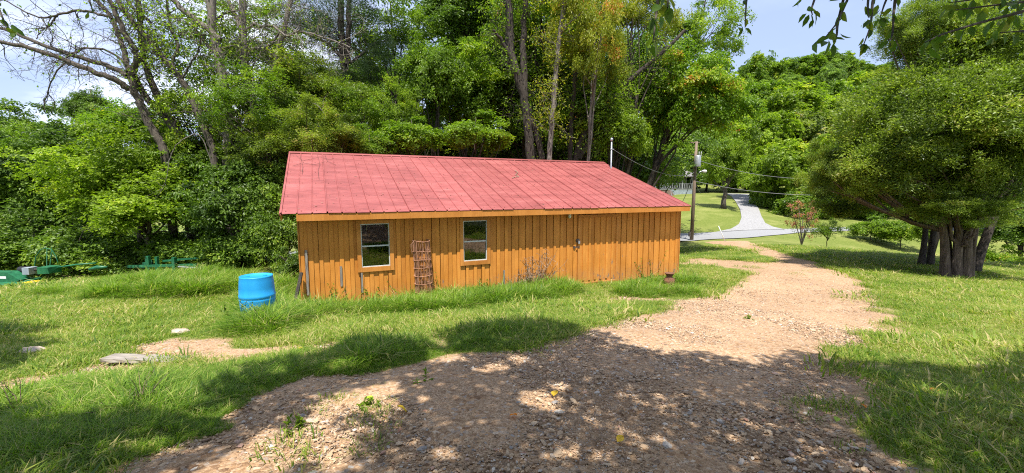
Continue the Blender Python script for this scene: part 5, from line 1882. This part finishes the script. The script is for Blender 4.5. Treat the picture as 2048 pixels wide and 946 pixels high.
gn_scatter('lawn_grass', np.stack([x, y, G(x, y) + .004], 1), np.stack([sx_, sx_, hs], 1),
           np.stack([np.zeros(n_), np.zeros(n_), rng.random(n_) * 6.28], 1), rng.integers(0, 3, n_), tufts_lawn,
           'short patchy green lawn grass on both sides of the drive', 'grass')


def stone_obj(seed, name='stone'):
    r_ = np.random.default_rng(seed)
    n1, n2 = 7, 4
    Vs = [(0, 0, .42)]
    for i, (rr_, zz) in enumerate(((.55, .36), (.95, .08), (.8, -.25))):
        for k in range(n1):
            a_ = (k + i * .5) * 2 * math.pi / n1
            j_ = r_.uniform(.78, 1.18)
            Vs.append((rr_ * j_ * math.cos(a_), rr_ * j_ * .74 * math.sin(a_), zz * .9 + r_.normal(0, .05)))
    Ts = [(0, 1 + k, 1 + (k + 1) % n1) for k in range(n1)]
    Qs = [(1 + i * n1 + k, 1 + (i + 1) * n1 + k, 1 + (i + 1) * n1 + (k + 1) % n1, 1 + i * n1 + (k + 1) % n1) for i in range(2) for k in range(n1)]
    return MB().add(Vs, Qs, Ts).mesh(name, M['pebble'], False)


st_me = [stone_obj(s) for s in range(6)]
st_ob = [bpy.data.objects.new('pebble', m_) for m_ in st_me]
x, y = cand(330000, 1.2, 17, 60)
gmv = gravel_mask(x, y)
keep = (gmv + (vnoise(x, y, 2.1, 71) - .5) * .5 > .42)
keep &= rng.random(len(x)) < (.5 + .5 * vnoise(x, y, 1.4, 72)) * np.clip((18 - np.hypot(x, y)) / 8, 0, 1)
x, y = x[keep], y[keep]
n_ = len(x)
print('pebbles', n_)
zone = vnoise(x, y, .7, 73) * .8 + .6 + np.clip((-.8 - x) * .12, 0, .5)
s = np.exp(rng.normal(math.log(.0068), .48, n_)) * zone
s = np.clip(s, .004, .028) * (1 + np.hypot(x, y) * .02)
gn_scatter('gravel', np.stack([x, y, G(x, y) + s * .12 + .004], 1), np.stack([s * rng.uniform(.8, 1.4, n_), s, s * rng.uniform(.55, 1, n_)], 1),
           np.stack([rng.normal(0, .25, n_), rng.normal(0, .25, n_), rng.random(n_) * 6.28], 1), rng.integers(0, 6, n_), st_ob,
           'loose brown and tan gravel covering the driveway', 'gravel')
# the larger stones, one by one
k = 0
while k < 260:
    x_, y_ = cand(1, 1.35, 5.5, 48)
    if gravel_mask(x_, y_)[0] < .5: continue
    if x_[0] > .4 and rng.random() < .55: continue
    s_ = float(np.clip(np.exp(rng.normal(math.log(.026), .32)), .017, .055)) * (.7 if y_[0] > 3.5 else 1)
    o = link('stone', st_me[k % 6], driveway, (x_[0], y_[0], g1(x_[0], y_[0]) + s_ * .2))
    o.scale = (s_ * rng.uniform(.9, 1.35), s_, s_ * rng.uniform(.55, .9))
    o.rotation_euler = (rng.normal(0, .2), rng.normal(0, .2), rng.random() * 6.28)
    k += 1

# fallen leaves lying on the ground
for px, py, Ls, m_, lab in ((803, 826, .095, 'yellow_leaf', 'bright yellow fallen leaf on the shaded gravel, left of centre'), (1027, 841, .07, 'orange_leaf', 'small orange yellow leaf lying on the gravel at bottom centre'),
                            (1110, 795, .085, 'yellow_leaf', 'pale yellow leaf in the sunlit patch of gravel'), (740, 804, .07, 'green_leaf', 'lime green leaf standing in a grass sprig on the gravel'),
                            (602, 703, .10, 'yellow_leaf', 'yellow leaf at the grass edge beyond the tall clump'), (1868, 793, .12, 'orange_leaf', 'large bright orange leaf on the shaded grass at the right'),
                            (1240, 888, .07, 'yellow_leaf', 'yellowish leaf on the gravel near the bottom'), (1672, 848, .06, 'green_leaf', 'pale green leaf on the gravel right of centre'),
                            (1726, 822, .06, 'orange_leaf', 'small brownish orange leaf at the right border of the drive')):
    p = hit(px, py)
    a_ = rng.random() * 6.28
    o = bpy.data.objects.new('fallen_leaf', None)
    D_ = np.array([[1., 0, .25]]); P00 = np.array([[-Ls / 2, 0, .0]])
    Vv = []
    Fv = []
    for i, (u_, ww) in enumerate(((0, .02), (.25, .3), (.5, .38), (.75, .26), (1, .01))):
        zc = .12 * math.sin(u_ * 3.1) * Ls
        Vv += [((u_ - .5) * Ls, -ww * Ls, zc + .10 * Ls), ((u_ - .5) * Ls, 0, zc), ((u_ - .5) * Ls, ww * Ls, zc + .12 * Ls)]
    for i in range(4):
        Fv += [(i * 3, i * 3 + 3, i * 3 + 4, i * 3 + 1), (i * 3 + 1, i * 3 + 4, i * 3 + 5, i * 3 + 2)]
    me = np_mesh('fallen_leaf', Vv, np.array(Fv), M[m_], True)
    o = link('fallen_leaf', me, None, p + Vector((0, 0, .025)))
    o.rotation_euler = (rng.normal(0, .2), rng.normal(0, .2) - .1, a_)
    tag(o, lab, 'leaf', 'fallen leaves')

# ------------------------------------------------------------------ weeds standing out of the grass
def weed(label, loc, nst, h, leafL, mat, seedheads=False):
    W = empty('weed', loc, 0, label, 'plant', None)
    mb = MB(); LP, LD = [], []
    for k in range(nst):
        P_ = wander((rng.normal(0, .05), rng.normal(0, .05), -.03), (rng.normal(0, .3), rng.normal(0, .3), 1), h * rng.uniform(.6, 1.1), 7, .12)
        mb.tube(P_, np.linspace(.006, .002, 8), 4, False)
        for j in range(1, 8):
            for _ in range(3):
                LP.append(P_[j]); LD.append(rng.normal(0, 1, 3) + [0, 0, .3])
    mb.build('stem', M['leaf_olive'] if not seedheads else M['dead_wood'], W)
    LP = np.array(LP); LD = np.array(LD); n_ = len(LP)
    link('foliage', leaf_mesh('foliage', LP, LD, rng.normal(0, .5, (n_, 3)) + [0, 0, 1], leafL * rng.uniform(.6, 1.2, n_), .42, .5 + rng.normal(0, .2, n_), M[mat]), W)
    return W


def wloc(px, out, z=0):
    p = wl(wt(px, 560), out, z)
    return (p.x, p.y, g1(p.x, p.y))


weed('leafy weed climbing the wall below the left window', wloc(735, .12), 5, .75, .07, 'leaf_mid')
weed('weed with dark stems between the left corner and the first window', wloc(655, .1), 5, .7, .06, 'leaf_mid')
weed('weed against the wall left of the wire roll', wloc(800, .14), 4, .85, .06, 'leaf_mid')
weed('weed against the wall right of the wire roll', wloc(880, .14), 4, .75, .06, 'leaf_bright')
weed('tall thin vine climbing the wall right of the door', wloc(1300, .06), 4, 1.2, .06, 'leaf_olive')
weed('sparse weeds climbing the wall just right of the door', wloc(1283, .08), 5, .8, .06, 'leaf_mid')
weed('weed growing at the foot of the wall below the right window', wloc(968, .12), 4, .5, .07, 'leaf_mid')
bp = B.location
weed('dark leafy weed growing against the front of the blue barrel', (bp.x - .12, bp.y - .40, g1(bp.x - .12, bp.y - .40)), 6, .48, .06, 'leaf_deep')
weed('leafy weed at the right side of the barrel', (bp.x + .33, bp.y - .22, g1(bp.x, bp.y)), 6, .5, .06, 'leaf_mid')
p = hit(272, 830)
weed('dark rush clump with brown seed heads in the left foreground', p, 12, .42, .03, 'leaf_deep', True)
p = hit(50, 830)
weed('dark dock stalk with seed heads at the left edge', p, 4, .36, .03, 'leaf_deep', True)
for px, py, lab in ((845, 766, 'small sprig of grass on the gravel left of centre'), (740, 812, 'tiny weed on the sunlit gravel'), (1745, 715, 'low weed at the right border of the gravel drive'), (1500, 640, 'small weed in the middle of the drive'),
                    (590, 862, 'small green sprig beside a tan stone')):
    p = hit(px, py)
    weed(lab, p, 5, .10, .045, 'leaf_mid')
# vines and a squiggle of dead twig lying on the roof
def onroof(px, py):
    """front roof slope point seen at a photograph pixel, shed coordinates"""
    d = (at(px, py, 1.0) - Vector((0, 0, EYE)))
    inv = SH_M.inverted()
    o3 = inv @ Vector((0, 0, EYE)); d3 = inv.to_3x3() @ d
    # plane z = EZ + (y+OV)*SL
    t = (EZ + (o3.y + OV) * SL - o3.z) / (d3.z - d3.y * SL)
    q = SH_M @ (o3 + d3 * t + Vector((0, 0, .035)))
    return q


RV = MB()
for pts in ([(592, 312), (606, 324), (625, 320), (640, 316), (660, 322), (668, 318)], [(635, 312), (640, 330), (636, 342), (638, 360)], [(600, 312), (606, 335), (604, 350)], [(585, 335), (605, 328), (628, 332), (650, 326)], [(650, 312), (655, 325), (672, 332)]):
    RV.tube([onroof(a_, b_) for a_, b_ in pts], .0035, 4, False)
tag(RV.build('roof_vine', M['bark_dark']), 'thin dark vines lying on the roof at its left peak', 'vine')
tag(MB().tube([onroof(a_, b_) for a_, b_ in ((1030, 342), (1036, 347), (1031, 351), (1038, 355), (1030, 356), (1024, 358))], .012, 4, False).build('roof_twig', M['dead_wood']), 'small crooked twig lying on the red roof', 'twig')

# ------------------------------------------------------------------ green farm machinery at the left
def dd(px, py, Y): return at(px, py, Y)


p = hit(40, 572)
Yb = p.y
MC = empty('farm_implement', p, 0, 'green and yellow farm implement lying in the grass at the left edge', 'farm implement')


def lx_(px): return (px - 40) / F * Yb * 1.0


def lz_(py): return (572 - py) / F * Yb


# deck with yellow stripe
MB().add([(lx_(-140), -.3, lz_(566)), (lx_(48), -.3, lz_(566)), (lx_(55), .5, lz_(560)), (lx_(-140), .5, lz_(560)), (lx_(-140), -.3, lz_(574)), (lx_(48), -.3, lz_(574)), (lx_(55), .5, lz_(574)), (lx_(-140), .5, lz_(574))],
         [(0, 1, 2, 3), (0, 4, 5, 1), (1, 5, 6, 2), (3, 2, 6, 7), (4, 7, 6, 5)]).build('deck', M['green_paint'], MC)
MB().box(lx_(-140), lx_(30), -.31, -.302, lz_(574), lz_(569)).build('yellow_band', M['yellow_paint'], MC)
MB().box(lx_(55), lx_(76), -.2, .2, lz_(569), lz_(563)).build('skid', M['yellow_paint'], MC)
MB().add([(lx_(-140), 0, lz_(542)), (lx_(16), 0, lz_(544)), (lx_(40), 0, lz_(560)), (lx_(30), 0, lz_(565)), (lx_(-140), 0, lz_(565)),
          (lx_(-140), .35, lz_(542)), (lx_(16), .35, lz_(544)), (lx_(40), .35, lz_(560)), (lx_(30), .35, lz_(565)), (lx_(-140), .35, lz_(565))],
         [(0, 5, 6, 1), (1, 6, 7, 2), (2, 7, 8, 3), (0, 1, 3, 4), (9, 8, 6, 5)], [(1, 2, 3), (6, 8, 7)]).build('hopper', M['green_paint'], MC)
MB().box(lx_(0), lx_(14), -.006, -.002, lz_(557), lz_(552)).build('sticker', M['white_paint'], MC)
MB().tube([(lx_(14), .45, lz_(543)), (lx_(36), .45, lz_(543))], .11, 14).build('gearbox', M['black'], MC, True)
MB().box(lx_(34), lx_(48), .2, .5, lz_(551), lz_(537)).build('bracket', M['grey_paint'], MC)
MB().tube([(lx_(46), .4, lz_(543)), (lx_(76), .4, lz_(542))], .05, 10).build('drive_shaft', M['iron'], MC, True)
MB().box(lx_(72), lx_(95), .1, .55, lz_(549), lz_(535), jit=.01).build('shield', M['green_paint'], MC)
MB().tube([(lx_(95), .4, lz_(538)), (lx_(130), .5, lz_(533)), (lx_(165), .6, lz_(531))], .03, 7).build('drawbar', M['green_paint'], MC, True)
MB().tube([(lx_(168), .3, lz_(541)), (lx_(185), .3, lz_(537)), (lx_(205), .3, lz_(536))], [.05, .08, .03], 8).build('skid_bar', M['green_paint'], MC, True)
WA = MB()
ap = [(lx_(x_), .9, lz_(y_)) for x_, y_ in ((14, 545), (20, 520), (32, 505), (44, 501), (56, 505), (64, 520), (68, 540))]
WA.tube(ap, .016, 6, False)
WA.tube([(lx_(38), 1.2, lz_(502)), (lx_(42), 1.0, lz_(540))], .014, 5).tube([(lx_(46), .9, lz_(504)), (lx_(54), .7, lz_(540))], .014, 5)
q = at(44, 500, Yb)
WAo = WA.build('wire_arch', M['green_paint'])
WAo.location = p
tag(WAo, 'thin green metal arch standing up behind the farm implement', 'metal arch')
# second implement in the weeds
p2 = at(335, 545, 14.6); z2 = g1(p2.x, p2.y)
FR = empty('implement_frame', (p2.x, p2.y, z2), R(-4), 'green metal implement frame half buried in weeds behind the mound', 'farm implement')


def fx(px): return (px - 335) / F * 14.6


def fz(py): return at(335, py, 14.6).z - z2


MB().bar((fx(250), 0, fz(534)), (fx(395), .1, fz(530)), .08).build('beam', M['green_paint'], FR)
MB().bar((fx(300), .5, fz(527)), (fx(405), .6, fz(518)), .06).build('beam', M['green_paint'], FR)
MB().box(fx(289), fx(296), 0, .1, -.1, fz(513)).build('upright', M['green_paint'], FR)
MB().box(fx(298), fx(303), .2, .3, -.1, fz(516)).build('upright', M['green_paint'], FR)
MB().box(fx(351), fx(357), -.1, .02, -.1, fz(514)).build('upright', M['green_paint'], FR)
MB().add([(fx(270), .2, fz(528)), (fx(292), .2, fz(522)), (fx(292), .2, fz(536)), (fx(268), .2, fz(540)), (fx(270), .24, fz(528)), (fx(292), .24, fz(522)), (fx(292), .24, fz(536)), (fx(268), .24, fz(540))],
         [(0, 3, 2, 1), (4, 5, 6, 7), (0, 1, 5, 4)]).build('plate', M['green_paint'], FR)
MB().lathe([(.28, 0), (.3, .03), (.22, .06), (.0, .1)], 18, (fx(388), .1, fz(538))).build('disc', M['green_paint'], FR, True)
MB().tube([(fx(365), -.1, fz(532)), (fx(445), -.2, fz(536))], .03, 7).build('rod', M['galv'], FR, True)
# pale bare branches arching out of the left wood
bb = MB()
for pts, Y in (([(400, 262), (372, 275), (350, 290), (338, 320), (335, 350), (325, 380), (305, 405)], 15.4), ([(600, 202), (630, 205), (650, 225), (657, 270), (655, 300)], 17)):
    bb = MB()
    q0_ = at(*pts[0], Y)
    gz0 = g1(q0_.x, Y)
    side = -1 if pts[-1][0] < pts[0][0] else 1
    full = [(q0_.x - side * .5, Y + .6, gz0 - .2), (q0_.x - side * .35, Y + .4, gz0 + (q0_.z - gz0) * .4), (q0_.x - side * .18, Y + .2, gz0 + (q0_.z - gz0) * .8)] + [tuple(at(a_, b_, Y)) for a_, b_ in pts]
    full = np.array(full)
    t = np.linspace(0, len(full) - 1, len(full) * 5)
    Pr = np.stack([np.interp(t, np.arange(len(full)), full[:, j_]) for j_ in range(3)], 1)
    for _ in range(6): Pr[1:-1] = Pr[:-2] * .25 + Pr[1:-1] * .5 + Pr[2:] * .25
    Pr[1:-1] += rng.normal(0, .008, Pr[1:-1].shape)
    bb.tube(Pr, np.linspace(.024, .007, len(Pr)), 6, False)
    for _ in range(9):
        k_ = rng.integers(len(Pr) // 2, len(Pr) - 1)
        bb.tube(wander(Pr[k_], rng.normal(0, 1, 3), rng.uniform(.3, .9), 6, .25, .08), np.linspace(.006, .003, 7), 3, False)
    o = bb.build('dead_sapling', M['bark_pale'], None, True)
    tag(o, {400: 'pale dead sapling arching down to the left in front of the leaning trunks', 385: 'pale dead sapling arching down to the right left of the roof', 600: 'pale dead stem arching over the left gable of the shed'}[pts[0][0]], 'dead tree')
print('objects', len(bpy.data.objects))
